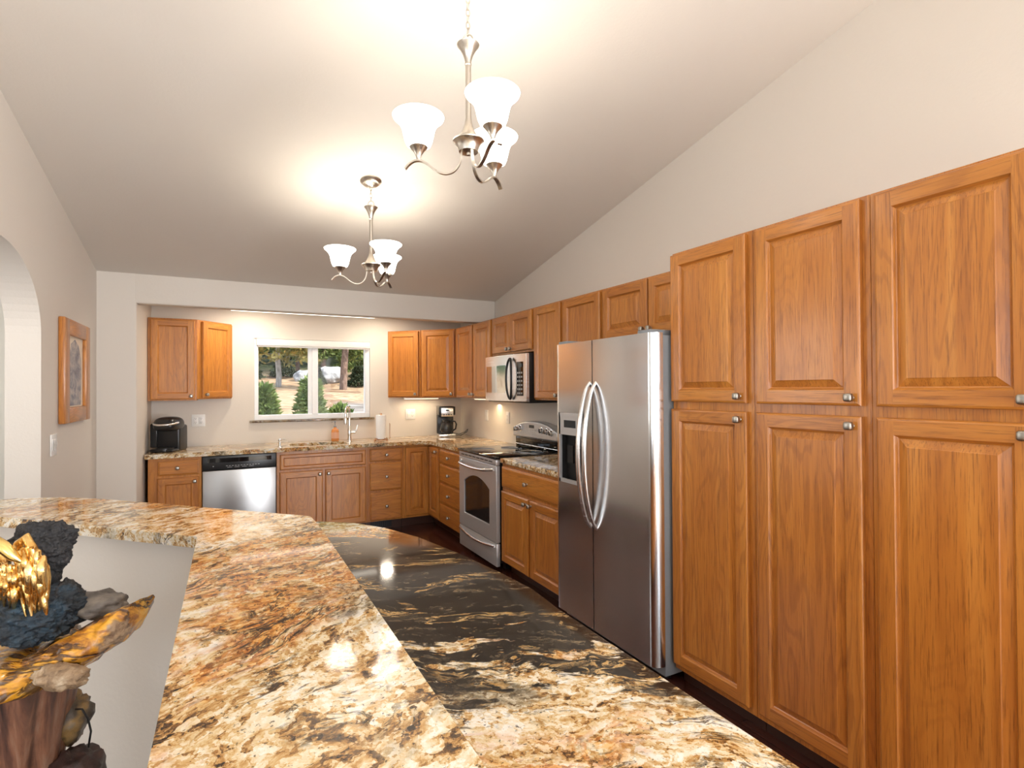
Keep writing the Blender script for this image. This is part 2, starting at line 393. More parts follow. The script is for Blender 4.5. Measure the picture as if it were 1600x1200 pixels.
# left wall with the arched opening (outline in y,z)
def left_wall():
    yc, hw, zs, rise = 3.215, .585, 1.78, .385; y0, y1, x0, x1 = 2.35, YH+.13, XL, XL-.15
    A = [(yc-hw*cos(pi*i/32), zs+rise*sin(pi*i/32)) for i in range(33)]
    b = MB(); T = lambda y: ceil_z(y)+.02
    b.prism([(y0, 0), (yc-hw, 0), (yc-hw, T(yc-hw)), (y0, T(y0))], x1, x0, 0, MYZ)
    b.prism([(yc+hw, 0), (y1, 0), (y1, T(y1)), (yc+hw, T(yc+hw))], x1, x0, 0, MYZ)
    for (ya, za), (yb, zb) in zip(A, A[1:]):
        b.add([(x0, ya, za), (x0, yb, zb), (x0, yb, T(yb)), (x0, ya, T(ya))], [(0, 1, 2, 3)])
        b.add([(x1, ya, za), (x1, yb, zb), (x1, yb, T(yb)), (x1, ya, T(ya))], [(3, 2, 1, 0)])
        b.add([(x0, ya, za), (x0, yb, zb), (x1, yb, zb), (x1, ya, za)], [(3, 2, 1, 0)])
    return b
struct('wall_left', left_wall(), WALL, smooth=False)
struct('wall_hall_end', MB().box(-2.6, -.89, YB, YB+.15, 0, 2.41), HALLP)
struct('wall_hall_side', MB().box(-2.72, -2.6, 2.35, YB+.15, 0, 3.0), HALLP)
# living room shell behind the camera, its windows letting the daylight in
def holed(name, u0, u1, z1, holes, fn):
    b = MB(); us = sorted({u0, u1}.union(*[{h[0], h[1]} for h in holes]))
    for a, c in zip(us, us[1:]):
        h = [h for h in holes if h[0] <= a and h[1] >= c]
        if h: fn(b, a, c, 0, h[0][2]); fn(b, a, c, h[0][3], z1)
        else: fn(b, a, c, 0, z1)
    return struct(name, b, WALL)
holed('wall_rear', -5.1, XR, 2.80, [(-3.7, -1.3, .55, 2.55), (.1, 2.5, .55, 2.55)], lambda b, a, c, z0, z1: b.box(a, c, -4.6, -4.45, z0, z1))
holed('wall_living_side', -4.6, YB, 2.75, [(-2.9, .1, .55, 2.55)], lambda b, a, c, z0, z1: b.box(-5.1, -4.95, a, c, z0, z1))
gable = [(-4.6, 2.75), (YH, 2.75), (YH, 2.42), (RIDGE, 3.72), (-4.6, 2.85)]
struct('wall_living_gable', MB().prism([(-4.6, 2.70), (4.0, 2.70), (RIDGE, 3.65)], -5.1, -4.95, 0, MYZ), WALL, smooth=False)
def plain_window(name, M, w, h):
    f = struct(name, MB().box(0, w, -.03, .03, 0, .06, M=M).box(0, w, -.03, .03, h-.06, h, M=M).box(0, .06, -.03, .03, .06, h-.06, M=M).box(w-.06, w, -.03, .03, .06, h-.06, M=M).box(w/2-.03, w/2+.03, -.03, .03, .06, h-.06, M=M), VINYL)
    MB().box(.06, w-.06, -.004, .004, .06, h-.06, M=M).build('pane', PANE, f)
plain_window('window_2', TR(-3.7, -4.53, .55), 2.4, 2.0); plain_window('window_3', TR(.1, -4.53, .55), 2.4, 2.0)
plain_window('window_4', TR(-5.03, -2.9, .55) @ RZ(pi/2), 3.0, 2.0)
plain_window('added_fill_window', TR(XR+.09, PW0, PZ0) @ RZ(pi/2), PW1-PW0, PZ1-PZ0)  # invented window, added to go with the side fill
# kitchen window: vinyl slider with granite sill
yf0, yf1 = YB+.02, YB+.10
w = struct('window_1', MB().box(WX0, WX1, yf0, yf1, WZ0, WZ0+.052).box(WX0, WX1, yf0, yf1, WZ1-.06, WZ1).box(WX0, WX0+.04, yf0, yf1, WZ0+.052, WZ1-.06).box(WX1-.05, WX1, yf0, yf1, WZ0+.052, WZ1-.06), VINYL, bevel=.004)
MB().box(.828, .888, yf0-.006, yf1-.01, WZ0+.05, WZ1-.058).box(.79, .828, yf0+.02, yf1-.02, WZ0+.05, WZ1-.06).build('sash', VINYL, w, bevel=.003)
MB().box(WX0+.04, .80, YB+.06, YB+.066, WZ0+.05, WZ1-.058).build('pane', PANE, w)
MB().box(.885, WX1-.05, YB+.05, YB+.056, WZ0+.05, WZ1-.058).build('pane', PANE, w)
MB().rbox(WX0-.045, WX1+.045, YB-.03, YB+.02, 1.128, 1.152, .004).build('window_sill', G_SILL, w)
bl = thing('window_blind', 'white roller blind rolled up at the top of the kitchen window', 'blind', (WX0+.02, YB-.008, 1.93))
MB().rbox(0, 1.165, -.02, .026, 0, .07, .006).build('valance', WHITE, bl)
MB().rbox(.012, 1.153, -.008, .012, -.014, 0, .004).build('bottom_rail', WHITE, bl)
# pony wall carrying the raised bar
struct('wall_peninsula', MB().prism([(0, -.36), (.12, -.36), (.12, 1.789), (-.615, 2.524), (-.70, 2.439), (0, 1.739)], 0, 1.0345), WALL, smooth=False, bevel=.006)
struct('baseboard_right', MB().box(XR-.014, XR, -1.1, .55, 0, .09), WHITE)

# ------------------------------------------------------------------ cabinets
def rect_ring(b, w, h, a, c, ya, yc, mv, mh):
    A = [(a, ya, a), (w-a, ya, a), (w-a, ya, h-a), (a, ya, h-a)]; C = [(c, yc, c), (w-c, yc, c), (w-c, yc, h-c), (c, yc, h-c)]
    b.add(A+C, [(0, 1, 5, 4), (1, 2, 6, 5), (2, 3, 7, 6), (3, 0, 4, 7)], [mh, mv, mh, mv])
def door_mb(w, h, style='raised'):
    b = MB(); fwid = min(.056, w*.2, h*.2)
    if style == 'drawer':
        R = [(0, 0), (0, -.015), (.004, -.018), (.010, -.0195), (.013, -.0235)]
        for (a, ya), (c, yc) in zip(R, R[1:]): rect_ring(b, w, h, a, c, ya, yc, 1, 1)
        a, y = R[-1]; b.add([(a, y, a), (w-a, y, a), (w-a, y, h-a), (a, y, h-a)], [(0, 1, 2, 3)], 1)
    else:
        R = [(0, 0), (0, -.017), (.003, -.021), (.009, -.0235)]
        for (a, ya), (c, yc) in zip(R, R[1:]): rect_ring(b, w, h, a, c, ya, yc, 0, 1)
        a, y, f = R[-1][0], R[-1][1], fwid
        q = lambda x0, x1, z0, z1, m: b.add([(x0, y, z0), (x1, y, z0), (x1, y, z1), (x0, y, z1)], [(0, 1, 2, 3)], m)
        q(a, f, a, h-a, 0); q(w-f, w-a, a, h-a, 0); q(f, w-f, a, f, 1); q(f, w-f, h-f, h-a, 1)
        if style == 'raised': S = [(f, y), (f+.003, -.0195), (f+.007, -.0125), (f+.011, -.0105), (f+.036, -.0200), (f+.039, -.0222)]
        else: S = [(f, y), (f+.004, -.019), (f+.009, -.0105)]
        for (a, ya), (c, yc) in zip(S, S[1:]): rect_ring(b, w, h, a, c, ya, yc, 0, 0 if a > f+.008 else 1)
        a, y = S[-1]; b.add([(a, y, a), (w-a, y, a), (w-a, y, h-a), (a, y, h-a)], [(0, 1, 2, 3)], 0)
    b.add([(0, 0, 0), (w, 0, 0), (w, 0, h), (0, 0, h)], [(3, 2, 1, 0)], 0)
    return b
KNOB = None
def knob(parent, x, z, y=-.0235):
    global KNOB
    if KNOB is None:
        b = MB().lathe([(.0075, 0), (.0055, .003), (.0048, .010), (.006, .012)], 12, 0, RX90)
        bm = bmesh.new(); bmesh.ops.create_uvsphere(bm, u_segments=20, v_segments=12, radius=1)
        for v in bm.verts:
            sp = lambda t: math.copysign(abs(t)**.55, t)
            v.co = Vector((sp(v.co.x)*.0152, -.0235+sp(v.co.y)*.0125, sp(v.co.z)*.0152))
        b.bm(bm)
        KNOB = b.build('knob', PEWTER, parent, (x, y, z), ang=60); return KNOB
    o = KNOB.copy(); COL.objects.link(o); o.parent = parent; o.location = (x, y, z); return o
def cabinet(name, label, loc, deg, W, D, H, fronts, toe=0, group=None, body=None, toed=.075, ch=None):
    t = thing(name, label, 'cabinet', loc, radians(deg), group)
    b = MB()
    if body: b.prism(body, toe, H)
    else: b.box(0, W, .02, D, toe, ch or H)
    b.build('carcass', OAK, t, smooth=False)
    MB().rbox(0, W, 0, .0195, toe, H, .0015, 1).build('face_frame', OAK, t)
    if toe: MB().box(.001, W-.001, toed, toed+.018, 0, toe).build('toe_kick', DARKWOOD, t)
    for f in fronts:
        k, x0, x1, z0, z1 = f[:5]
        d = door_mb(x1-x0, z1-z0, 'drawer' if k == 'drawer' else k).build('drawer' if k in ('drawer', 'false') else 'door', OAK, t, (x0, -.0008, z0), smooth=False)
        for kx, kz in f[5:]: knob(d, kx-x0, kz-z0)
    return t
UB, UT = 1.372, 2.134           # underside and top of the wall cabinets
XU, XB, XP = 2.252, 1.948, 1.978  # face-frame planes on the right wall: wall cabinets, base cabinets, tall pantries
H30 = UT-UB
# --- tall pantry units beside the fridge
PY = [2.017, 1.5475, 1.075, .6025]
pl = ['tall oak pantry cabinet right beside the steel fridge', 'middle one of the three tall oak pantry cabinets right of the fridge', 'tall oak pantry cabinet farthest right, cut off by the edge of the photo']
for i in range(3):
    Wd = PY[i]-PY[i+1]-.001
    cabinet('pantry_cabinet', pl[i], (XP, PY[i], 0), -90, Wd, XR-XP-.003, UT,
            [('raised', .004 if i == 0 else .022, Wd-.026, 1.398, UT-.012, (Wd-.054, 1.428)), ('raised', .004 if i == 0 else .022, Wd-.026, .105, 1.361, (Wd-.054, 1.328))],
            toe=.075, group='pantry cabinets', toed=.055)
# --- wall cabinets on the right wall
Dw = XR-XU-.003
y0, y1 = 2.938, 2.020
cabinet('wall_cabinet', 'low oak wall cabinet above the steel fridge', (XU, y0, 1.775), -90, y0-y1-.001, Dw, UT-1.775,
        [('raised', .018, .450, .012, UT-1.775-.012, (.425, .045)), ('raised', .462, y0-y1-.006, .012, UT-1.775-.012, (.488, .045))], group='oak wall cabinets')
cabinet('wall_cabinet', 'two door oak wall cabinet between the microwave and the fridge', (XU, 3.860, UB), -90, .920, Dw, H30,
        [('flat', .022, .412, .012, H30-.012, (.385, .04)), ('flat', .452, .905, .012, H30-.012, (.48, .04))], group='oak wall cabinets')
cabinet('wall_cabinet', 'short two door oak wall cabinet above the microwave', (XU, 4.650, 1.775), -90, .789, Dw, UT-1.775,
        [('raised', .028, .388, .018, UT-1.775-.012, (.362, .045)), ('raised', .396, .770, .018, UT-1.775-.012, (.422, .045))], group='oak wall cabinets')
cabinet('wall_cabinet', 'two door oak wall cabinet between the corner cabinet and the microwave', (XU, 5.585, UB), -90, .934, Dw, H30,
        [('raised', .05, .484, .012, H30-.012, (.460, .04)), ('raised', .512, .916, .012, H30-.012, (.536, .04))], group='oak wall cabinets')
# diagonal corner cabinet and the angled end cabinet beside it
s2 = sqrt(.5)
def loc2(p, o, a):     # world plan point -> cabinet local
    dx, dy = p[0]-o[0], p[1]-o[1]; return (dx*cos(-a)-dy*sin(-a), dx*sin(-a)+dy*cos(-a))
dg0, dg1 = (1.950, 5.888), (2.250, 5.588)
a = radians(-45); W = hypot(dg1[0]-dg0[0], dg1[1]-dg0[1])
n = (.0145, .0145)
body = [loc2(p, dg0, a) for p in [(dg0[0]+n[0], dg0[1]+n[1]), (dg1[0]+n[0], dg1[1]+n[1]), (XR-.003, 5.602), (XR-.003, YB-.003), (1.9645, YB-.003)]]
cabinet('corner_wall_cabinet', 'diagonal oak corner wall cabinet above the drip coffee maker', (*dg0, UB), -45, W, 0, H30, [('raised', .018, W-.014, .012, H30-.012, (W-.04, .04))], body=body)
e0, e1 = (1.652, 6.190), (1.946, 5.896)
W = hypot(e1[0]-e0[0], e1[1]-e0[1])
body = [loc2(p, e0, a) for p in [(e0[0]+.018, e0[1]+.006), (e1[0]+.0, e1[1]+.030), (e1[0], YB-.003), (e0[0]+.018, YB-.003)]]
cabinet('end_wall_cabinet', 'angled oak end wall cabinet just right of the kitchen window', (*e0, UB), -45, W, 0, H30, [('flat', .012, W-.02, .012, H30-.012, (W-.05, .04))], body=body)
# left of the window
cabinet('wall_cabinet', 'oak wall cabinet above the black pod brewer in the left alcove corner', (-.630, 5.885, UB), 0, .386, YB-5.885-.003, H30, [('flat', .022, .372, .012, H30-.012, (.342, .042))], group='oak wall cabinets')
f0, f1 = (-.243, 5.890), (.052, 6.185); a = radians(45); W = hypot(f1[0]-f0[0], f1[1]-f0[1])
body = [loc2(p, f0, a) for p in [(f0[0], f0[1]+.028), (f1[0]-.018, f1[1]+.006), (f1[0]-.018, YB-.003), (f0[0], YB-.003)]]
cabinet('end_wall_cabinet', 'angled oak end wall cabinet just left of the kitchen window', (*f0, UB+.012), 45, W, 0, H30-.012, [('flat', .05, W-.014, .012, H30-.024, (.075, .042))], body=body)
# --- base cabinets along the back wall
YF = 5.622; Db = YB-YF-.003; HB = .875; TK = .10
cabinet('base_cabinet', 'small oak base cabinet with one drawer under the black pod brewer', (-.600, YF, 0), 0, .405, Db, HB,
        [('drawer', .075, .385, .720, .848, (.222, .785)), ('flat', .07, .385, .115, .698, (.352, .660))], toe=TK, group='oak base cabinets')
cabinet('base_cabinet', 'wide oak sink cabinet with two doors right of the dishwasher', (.425, YF, 0), 0, .863, Db, HB,
        [('false', .030, .835, .700, .845), ('flat', .026, .416, .115, .676, (.388, .640)), ('flat', .444, .836, .115, .676, (.470, .640))], toe=TK, ch=.69, group='oak base cabinets')
cabinet('base_cabinet', 'oak base cabinet with a stack of three drawers right of the sink cabinet', (1.289, YF, 0), 0, .372, Db, HB,
        [('drawer', .018, .348, .722, .852, (.183, .787)), ('drawer', .018, .348, .422, .702, (.183, .562)), ('drawer', .018, .348, .112, .402, (.183, .257))], toe=TK, group='oak base cabinets')
# inside corner cabinet with a folding pair of doors
t = thing('corner_base_cabinet', 'oak corner base cabinet with two doors folding into the inside corner', 'cabinet', (1.662, YF, 0))
cw, cl = XR-1.662-.003, YF-5.262
MB().prism([(0, .02), (.306, .02), (.306, -cl), (cw, -cl), (cw, Db), (0, Db)], TK, HB).build('carcass', OAK, t, smooth=False)
MB().rbox(0, .286, 0, .0195, TK, HB, .0015, 1).rbox(.286, .3055, -cl, .0195, TK, HB, .0015, 1).build('face_frame', OAK, t)
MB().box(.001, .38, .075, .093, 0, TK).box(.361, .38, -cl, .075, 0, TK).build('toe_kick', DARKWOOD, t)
d = door_mb(.258, .725).build('door', OAK, t, (.016, -.0008, .125), smooth=False)
d2 = door_mb(.300, .725).build('door', OAK, t, (.2852, -.035, .125), -pi/2, smooth=False); knob(d2, .262, .690)
# --- base cabinets along the right wall
DbR = XR-XB-.003
z4 = [(.722, .852), (.530, .702), (.322, .510), (.112, .302)]
cabinet('base_cabinet', 'oak base cabinet with a stack of four drawers left of the range', (XB, 5.260, 0), -90, .598, DbR, HB,
        [('drawer', .016, .580, a, b_, (.298, (a+b_)/2)) for a, b_ in z4], toe=TK, group='oak base cabinets')
cabinet('base_cabinet', 'oak base cabinet with one wide drawer between the range and the fridge', (XB, 3.858, 0), -90, .920, DbR, HB,
        [('drawer', .022, .900, .690, .852, (.44, .772)), ('raised', .018, .446, .105, .660, (.420, .625)), ('raised', .468, .900, .105, .660, (.494, .625))], toe=TK, group='oak base cabinets')
vent = thing('toe_kick_vent', 'black heat vent set in the toe kick under the drawer stack', 'vent', (1.33, YF+.073, .015))
MB().box(0, .22, -.006, 0, 0, .075).build('plate', BLKMATTE, vent)
b = MB()
for i in range(9): b.box(.012+i*.022, .026+i*.022, -.009, -.006, .01, .065)
b.build('grille', BLACK, vent)
# peninsula base below the lower granite
isl = [(.735, -.5), (.735, 1.15), (.745, 1.30), (.728, 1.46), (.69, 1.70), (.635, 1.95), (.560, 2.15), (.47, 2.29), (.34, 2.395), (.20, 2.42), (.134, 2.30), (.134, -.5)]
pb = thing('peninsula_cabinet', 'oak cabinet carrying the dark swirled lower granite of the peninsula', 'cabinet', (0, 0, 0))
inner = [(.68, -.45), (.68, 1.10), (.66, 1.50), (.57, 1.92), (.47, 2.14), (.30, 2.29), (.22, 2.33), (.15, 2.24), (.15, -.45)]
MB().prism(inner, .10, .879).build('carcass', OAK, pb, smooth=False)
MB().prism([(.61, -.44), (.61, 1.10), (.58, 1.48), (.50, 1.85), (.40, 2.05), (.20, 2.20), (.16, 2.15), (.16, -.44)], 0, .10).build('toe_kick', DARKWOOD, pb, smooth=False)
for k in range(3):
    yb = 1.08-k*.48
    d = door_mb(.44, .72).build('door', OAK, pb, (.681, yb-.45, .125), pi/2, smooth=False); knob(d, .40, .68)

# ------------------------------------------------------------------ granite tops
def fillet(pts, rads, n=5):
    out = []
    for i, p in enumerate(pts):
        r = rads.get(i, 0)
        if not r: out.append(p); continue
        P = Vector(p); A = (Vector(pts[i-1])-P).normalized(); C = (Vector(pts[(i+1) % len(pts)])-P).normalized()
        for k in range(n+1):
            u = k/n; out.append(tuple(P+A*r*(1-u)**2+C*r*u**2))
    return out
def top(name, label, outer, holes, z0, z1, mat, bevel=.009):
    o = slab(outer, holes, z0, z1).build(name, mat, bevel=bevel, ang=50)
    return tag(o, label, 'countertop')
bar = [(.242, -.42), (.242, 1.672), (.235, 1.815), (-.400, 2.478), (-.545, 2.598), (-.70, 2.66), (-.80, 2.64), (-.84, 2.56), (-.80, 2.45), (-.632, 2.285), (-.070, 1.712), (-.079, -.42)]
top('bar_counter', 'raised cream and rust granite bar top bending away to the left', fillet(bar, {1: .05, 2: .02}), [], 1.035, 1.067, G_BAR, .011)
top('peninsula_counter', 'lower granite peninsula top with black swirls and a rounded far end', fillet(isl, {8: .03}), [], .880, .914, G_ISL, .008)
sink_hole = fillet([(.56, 5.665), (1.105, 5.665), (1.105, 5.975), (.56, 5.975)], {0: .05, 1: .05, 2: .05, 3: .05})
ctr = [(-.622, 5.565), (1.86, 5.565), (1.923, 5.50), (1.923, 4.668), (XR-.002, 4.668), (XR-.002, YB-.002), (-.622, YB-.002)]
top('countertop', 'L shaped cream granite countertop around the sink and the back corner', fillet(ctr, {0: .02}), [sink_hole], .8765, .914, G_CTR)
top('countertop', 'short piece of granite countertop between the range and the fridge', [(1.923, 2.945), (1.923, 3.858), (XR-.002, 3.858), (XR-.002, 2.945)], [], .8765, .914, G_CTR)
sk = thing('sink', 'undermount sink basin sunk into the cream countertop below the window', 'sink', (.8325, 5.82, .70))
b = MB(); w_, d_ = .285, .168
b.box(-w_, w_, -d_, d_, 0, .008).box(-w_, -w_+.006, -d_, d_, .008, .176).box(w_-.006, w_, -d_, d_, .008, .176).box(-w_+.006, w_-.006, -d_, -d_+.006, .008, .176).box(-w_+.006, w_-.006, d_-.006, d_, .008, .176)
b.build('basin', STEEL, sk); MB().lathe([(.045, .0085), (.045, .011), (.03, .0105), (.001, .0095)], 20).build('drain', CHROME, sk)

# ------------------------------------------------------------------ appliances
def arc_pts(x0, x1, y, bulge, n=12):
    return [(x0+(x1-x0)*i/n, y-bulge*(1-(2*i/n-1)**2)) for i in range(n+1)]
# refrigerator (local x: left to right seen from the room, y: into the wall)
FX, FY, FW, FH = 1.858, 2.922, .895, 1.742
fr = thing('refrigerator', 'tall stainless steel side by side fridge with ice and water dispenser', 'refrigerator', (FX, FY, 0), -pi/2)
MB().rbox(.006, FW-.004, .066, .690, .03, FH-.012, .006).build('body', GREYBODY, fr)
MB().rbox(.03, FW-.03, .10, .13, .0, .05, .004).box(.05, .09, .2, .6, 0, .03).box(FW-.09, FW-.05, .2, .6, 0, .03).build('base_grille', BLACK, fr)
def rounded(x0, x1, yb, rl, rr, n=8):
    p = []
    if rl: p += [(x0+rl*(1-sin(q)), yb*.92*(1-cos(q))) for q in [pi/2*(1-i/n) for i in range(n+1)]]
    else: p += [(x0, 0)]
    if rr: p += [(x1-rr*(1-sin(q)), yb*.92*(1-cos(q))) for q in [pi/2*i/n for i in range(n+1)]]
    else: p += [(x1, 0)]
    return p+[(x1, yb), (x0, yb)]
DX0, DX1, DZ0, DZ1 = .040, .300, .885, 1.315
b = MB(); fx1 = .386
b.prism(rounded(.0, DX0, .06, .022, 0), .085, FH).box(DX1, fx1, 0, .06, .085, FH).box(DX0, DX1, 0, .06, .085, DZ0).box(DX0, DX1, 0, .06, DZ1, FH)
fd = b.build('freezer_door', STEELV, fr, ang=30)
b = MB()
b.box(DX0, DX1, -.004, .01, DZ0, DZ0+.022).box(DX0, DX0+.016, -.004, .01, DZ0, DZ1).box(DX1-.016, DX1, -.004, .01, DZ0, DZ1)
b.prism([(DX0, -.004), (DX1, -.004), (DX1, .012), (DX0, .012)], DZ1-.135, DZ1)
b.prism(arc_pts(DX0, DX1, -.003, .006)+[(DX1, 0), (DX0, 0)], DZ1-.02, DZ1)
MB_d = b.build('dispenser_panel', RANGE_SILVER, fd)
b = MB()
b.box(DX0, DX1, .052, .058, DZ0, DZ1-.10).box(DX0, DX0+.006, .010, .052, DZ0, DZ1-.12).box(DX1-.006, DX1, .010, .052, DZ0, DZ1-.12).box(DX0, DX1, .01, .052, DZ0, DZ0+.008).box(DX0, DX1, .01, .052, DZ1-.14, DZ1-.13)
b.box(.10, .16, .02, .05, DZ0+.12, DZ0+.23).box(.18, .24, .02, .05, DZ0+.12, DZ0+.23)
b.build('dispenser_recess', BLKMATTE, fd)
b = MB().box(DX0+.06, DX1-.075, -.0055, -.004, DZ1-.090, DZ1-.045)
b.build('dispenser_display', LCD, fd)
MB().prism(rounded(.394, FW, .062, 0, .042), .085, FH).build('fridge_door', STEELV, fr, ang=30)
for hx in (.362, .421):
    P = []; R = []
    for i in range(29):
        u = i/28; k = 1-(2*u-1)**2
        P.append((hx, .004-.088*k**.66, .665+u*.835)); R.append(.0085+.004*k)
    MB().tube(P, R, 12, flat=1.35).build('handle', STEEL, fr, ang=60)
for hx in (.02, FW-.13): MB().rbox(hx, hx+.10, .01, .16, FH-.011, FH+.018, .006).build('hinge_cover', GREYBODY, fr)
# range
rg = thing('range', 'silver electric range with black glass cooktop and rear control panel', 'stove', (1.905, 4.655, 0), -pi/2)
RW = .782
MB().box(.006, RW-.006, .03, .64, .07, .898).box(.05, .1, .1, .6, 0, .07).box(RW-.1, RW-.05, .1, .6, 0, .07).build('body', BLACK, rg)
MB().rbox(0, RW, -.018, .590, .900, .921, .006).build('cooktop', BLKGLASS, rg)
for cx, cy, r in ((.2, .15, .10), (.58, .15, .08), (.2, .42, .08), (.58, .42, .10)):
    MB().tube([(cx+r*cos(q), cy+r*sin(q), .9212) for q in [2*pi*i/36 for i in range(36)]], .0012, 6, closed=True).build('burner_ring', GREYKEY, rg)
b = MB(); b.rbox(.004, RW-.004, -.004, .03, .852, .898, .004)
vt = b.build('vent_trim', RANGE_SILVER, rg)
b = MB()
for i in range(8): b.box(.06+i*.083, .125+i*.083, -.0055, -.003, .872, .880)
b.build('vent_slot', BLKMATTE, vt)
# oven door with an arched window opening
def oven_door():
    z0, z1 = .235, .848; wx0, wx1, wz0, wz1, rise = .115, .645, .355, .640, .075
    n = 14
    arch = [(wx0+(wx1-wx0)*i/n, wz1+rise*(1-(2*i/n-1)**2)) for i in range(n+1)]
    loop = [(wx0, wz0)]+arch+[(wx1, wz0)]
    o = slab([(.004, z0), (RW-.004, z0), (RW-.004, z1), (.004, z1)], [loop], 0, .034)
    return o, loop
o, loop = oven_door()
MYF = Matrix(((1, 0, 0, 0), (0, 0, -1, .03), (0, 1, 0, 0), (0, 0, 0, 1)))    # (u,v,w) -> (x=u, y=.03-w, z=v)
o.v = [tuple(MYF @ Vector(p)) for p in o.v]
od = o.build('oven_door', RANGE_SILVER, rg, bevel=.004)
MB().prism([(p[0], p[1]) for p in loop], .012, .024, 0, MYF).build('oven_window', DARKPANE, od)
def bar_handle(z, name, par, x0=.055, x1=RW-.055, out=.052, sag=.018, r=.012):
    P = [(x0, -.002, z+.004)]+[(x0+.012+(x1-x0-.024)*i/18, -.006-out*min(1, 3.2*sin(pi*i/18))**.8, z-sag*sin(pi*i/18)) for i in range(19)]+[(x1, -.002, z+.004)]
    return MB().tube(P, r, 12, flat=1.0).build(name, STEEL, par, ang=60)
bar_handle(.812, 'oven_handle', rg)
dr = MB().rbox(.004, RW-.004, -.004, .03, .045, .228, .006).build('drawer', RANGE_SILVER, rg)
P = [(.03+(RW-.06)*i/20, -.010-.016*sin(pi*i/20), .205-.024*sin(pi*i/20)) for i in range(21)]
MB().tube(P, .011, 10).build('drawer_pull', STEEL, dr, ang=60)
bgd = MB().rbox(.012, RW-.012, .585, .635, .921, 1.05, .004).build('backguard', BLKGLASS, rg)
MB().tube([(.015, .582, .940), (RW-.015, .582, .940)], .0045, 8).build('backguard_trim', STEEL, rg)
n = 18; prof = [(-.006, 1.012)]+[(-.006+(RW+.012)*i/n, 1.092+.075*(1-abs(2*i/n-1)**2.3)) for i in range(n+1)]+[(RW+.006, 1.012)]
MPAN = TR(0, .648, 0) @ Matrix(((1, 0, 0, 0), (0, 0, -1, 0), (0, 1, 0, 0), (0, 0, 0, 1)))
cp = MB().prism(prof, 0, .085, 0, MPAN).build('control_panel', RANGE_SILVER, rg, bevel=.012)
for kx, kz in ((.075, 1.083), (.150, 1.093), (.545, 1.093), (.625, 1.090), (.705, 1.083)):
    k = MB().lathe([(.030, 0), (.030, .004), (.0235, .006), (.021, .026), (.017, .028), (.001, .028)], 20, 0, RX90).build('control_knob', STEEL, cp, (kx, .5635, kz))
    MB().rbox(-.0035, .0035, -.034, -.026, -.019, .019, .001).build('grip', BLACK, k)
MB().box(.315, .405, .5618, .5632, 1.105, 1.132).build('display', LCD, cp)
b = MB().box(.225, .2275, .562, .5632, 1.05, 1.135)
for i in range(4):
    for j in range(3): b.box(.29+i*.04, .312+i*.04, .562, .5632, 1.045+j*.018, 1.053+j*.018)
b.build('button', GREYKEY, cp)
# over the range microwave
mwv = thing('microwave', 'steel over the range microwave with a black lens shaped handle', 'microwave', (2.172, 4.648, 1.345), -pi/2)
MWW, MWH = .785, .418
MB().rbox(.002, MWW-.002, .03, XR-2.172-.004, 0, MWH, .004).build('body', BLACK, mwv)
xd = .588
def bul(x): return -.030*(1-(2*x/MWW-1)**2)
b = MB().prism([(x, bul(x)) for x in [xd*i/12 for i in range(13)]]+[(xd, .03), (.0, .03)], .012, MWH-.004)
md = b.build('door', STEEL, mwv, ang=40, bevel=.003)
b = MB().prism([(x, bul(x)-.0015) for x in [.035+.44*i/12 for i in range(13)]]+[(.475, bul(.475)+.004), (.035, bul(.035)+.004)], .085, .325)
b.build('window', MIRRORED, md, ang=40)
b = MB().prism([(x, bul(x)) for x in [xd+.003+(MWW-xd-.003)*i/6 for i in range(7)]]+[(MWW, .03), (xd+.003, .03)], .012, MWH-.004)
mp = b.build('control_panel', STEEL, mwv, ang=40, bevel=.003)
MB().prism([(x, bul(x)-.0015) for x in [.655+.09*i/6 for i in range(7)]]+[(.745, bul(.745)+.003), (.655, bul(.655)+.003)], .06, .345).build('key_field', BLKGLASS, mp)
b = MB()
for i in range(3):
    for j in range(6):
        x = .668+i*.026; b.box(x, x+.014, bul(x)-.0035, bul(x)-.001, .075+j*.034, .090+j*.034)
b.build('button', GREYKEY, mp)
MB().box(.672, .735, bul(.70)-.0032, bul(.70)-.001, .300, .330).build('display', LCD, mp)
P = []
for i in range(40):
    q = 2*pi*i/40; z = .205+.172*cos(q); lens = .047*(1-cos(q)**2)**.5*(1 if sin(q) > 0 else -1)*abs(sin(q))**.1
    P.append((.575+lens, bul(.575)-.014-.016*abs(sin(q)), z))
MB().tube(P, .0095, 10, closed=True).build('handle', BLACK, md, ang=60)
# dishwasher
dw = thing('dishwasher', 'stainless steel dishwasher with black control strip under the counter', 'dishwasher', (-.192, 5.600, 0), 0)
DWW = .614
MB().box(.004, DWW-.004, .03, .58, .1, .872).build('body', BLACK, dw)
MB().rbox(.003, DWW-.003, -.010, .03, .115, .738, .006).build('door', STEELDW, dw)
dc = MB().rbox(.003, DWW-.003, -.012, .03, .742, .870, .004).build('control_panel', BLACK, dw)
MB().prism([(p[0], p[1]) for p in arc_pts(.03, DWW-.03, -.010, .022)]+[(DWW-.03, -.008), (.03, -.008)], .812, .850).build('handle', BLKGLASS, dc)
b = MB()
for i in range(12): b.box(.19+i*.024, .205+i*.024, -.0132, -.0118, .775, .779)
for i in range(4): b.box(.20+i*.06, .24+i*.06, -.0132, -.0118, .762, .765)
b.box(.085, .093, -.0132, -.0118, .774, .782)
b.build('printed_mark', GREYKEY, dc)
MB().box(.004, DWW-.004, .05, .07, 0, .1).build('toe_kick', BLACK, dw)

# ------------------------------------------------------------------ small things on the counters
Z0 = .9145
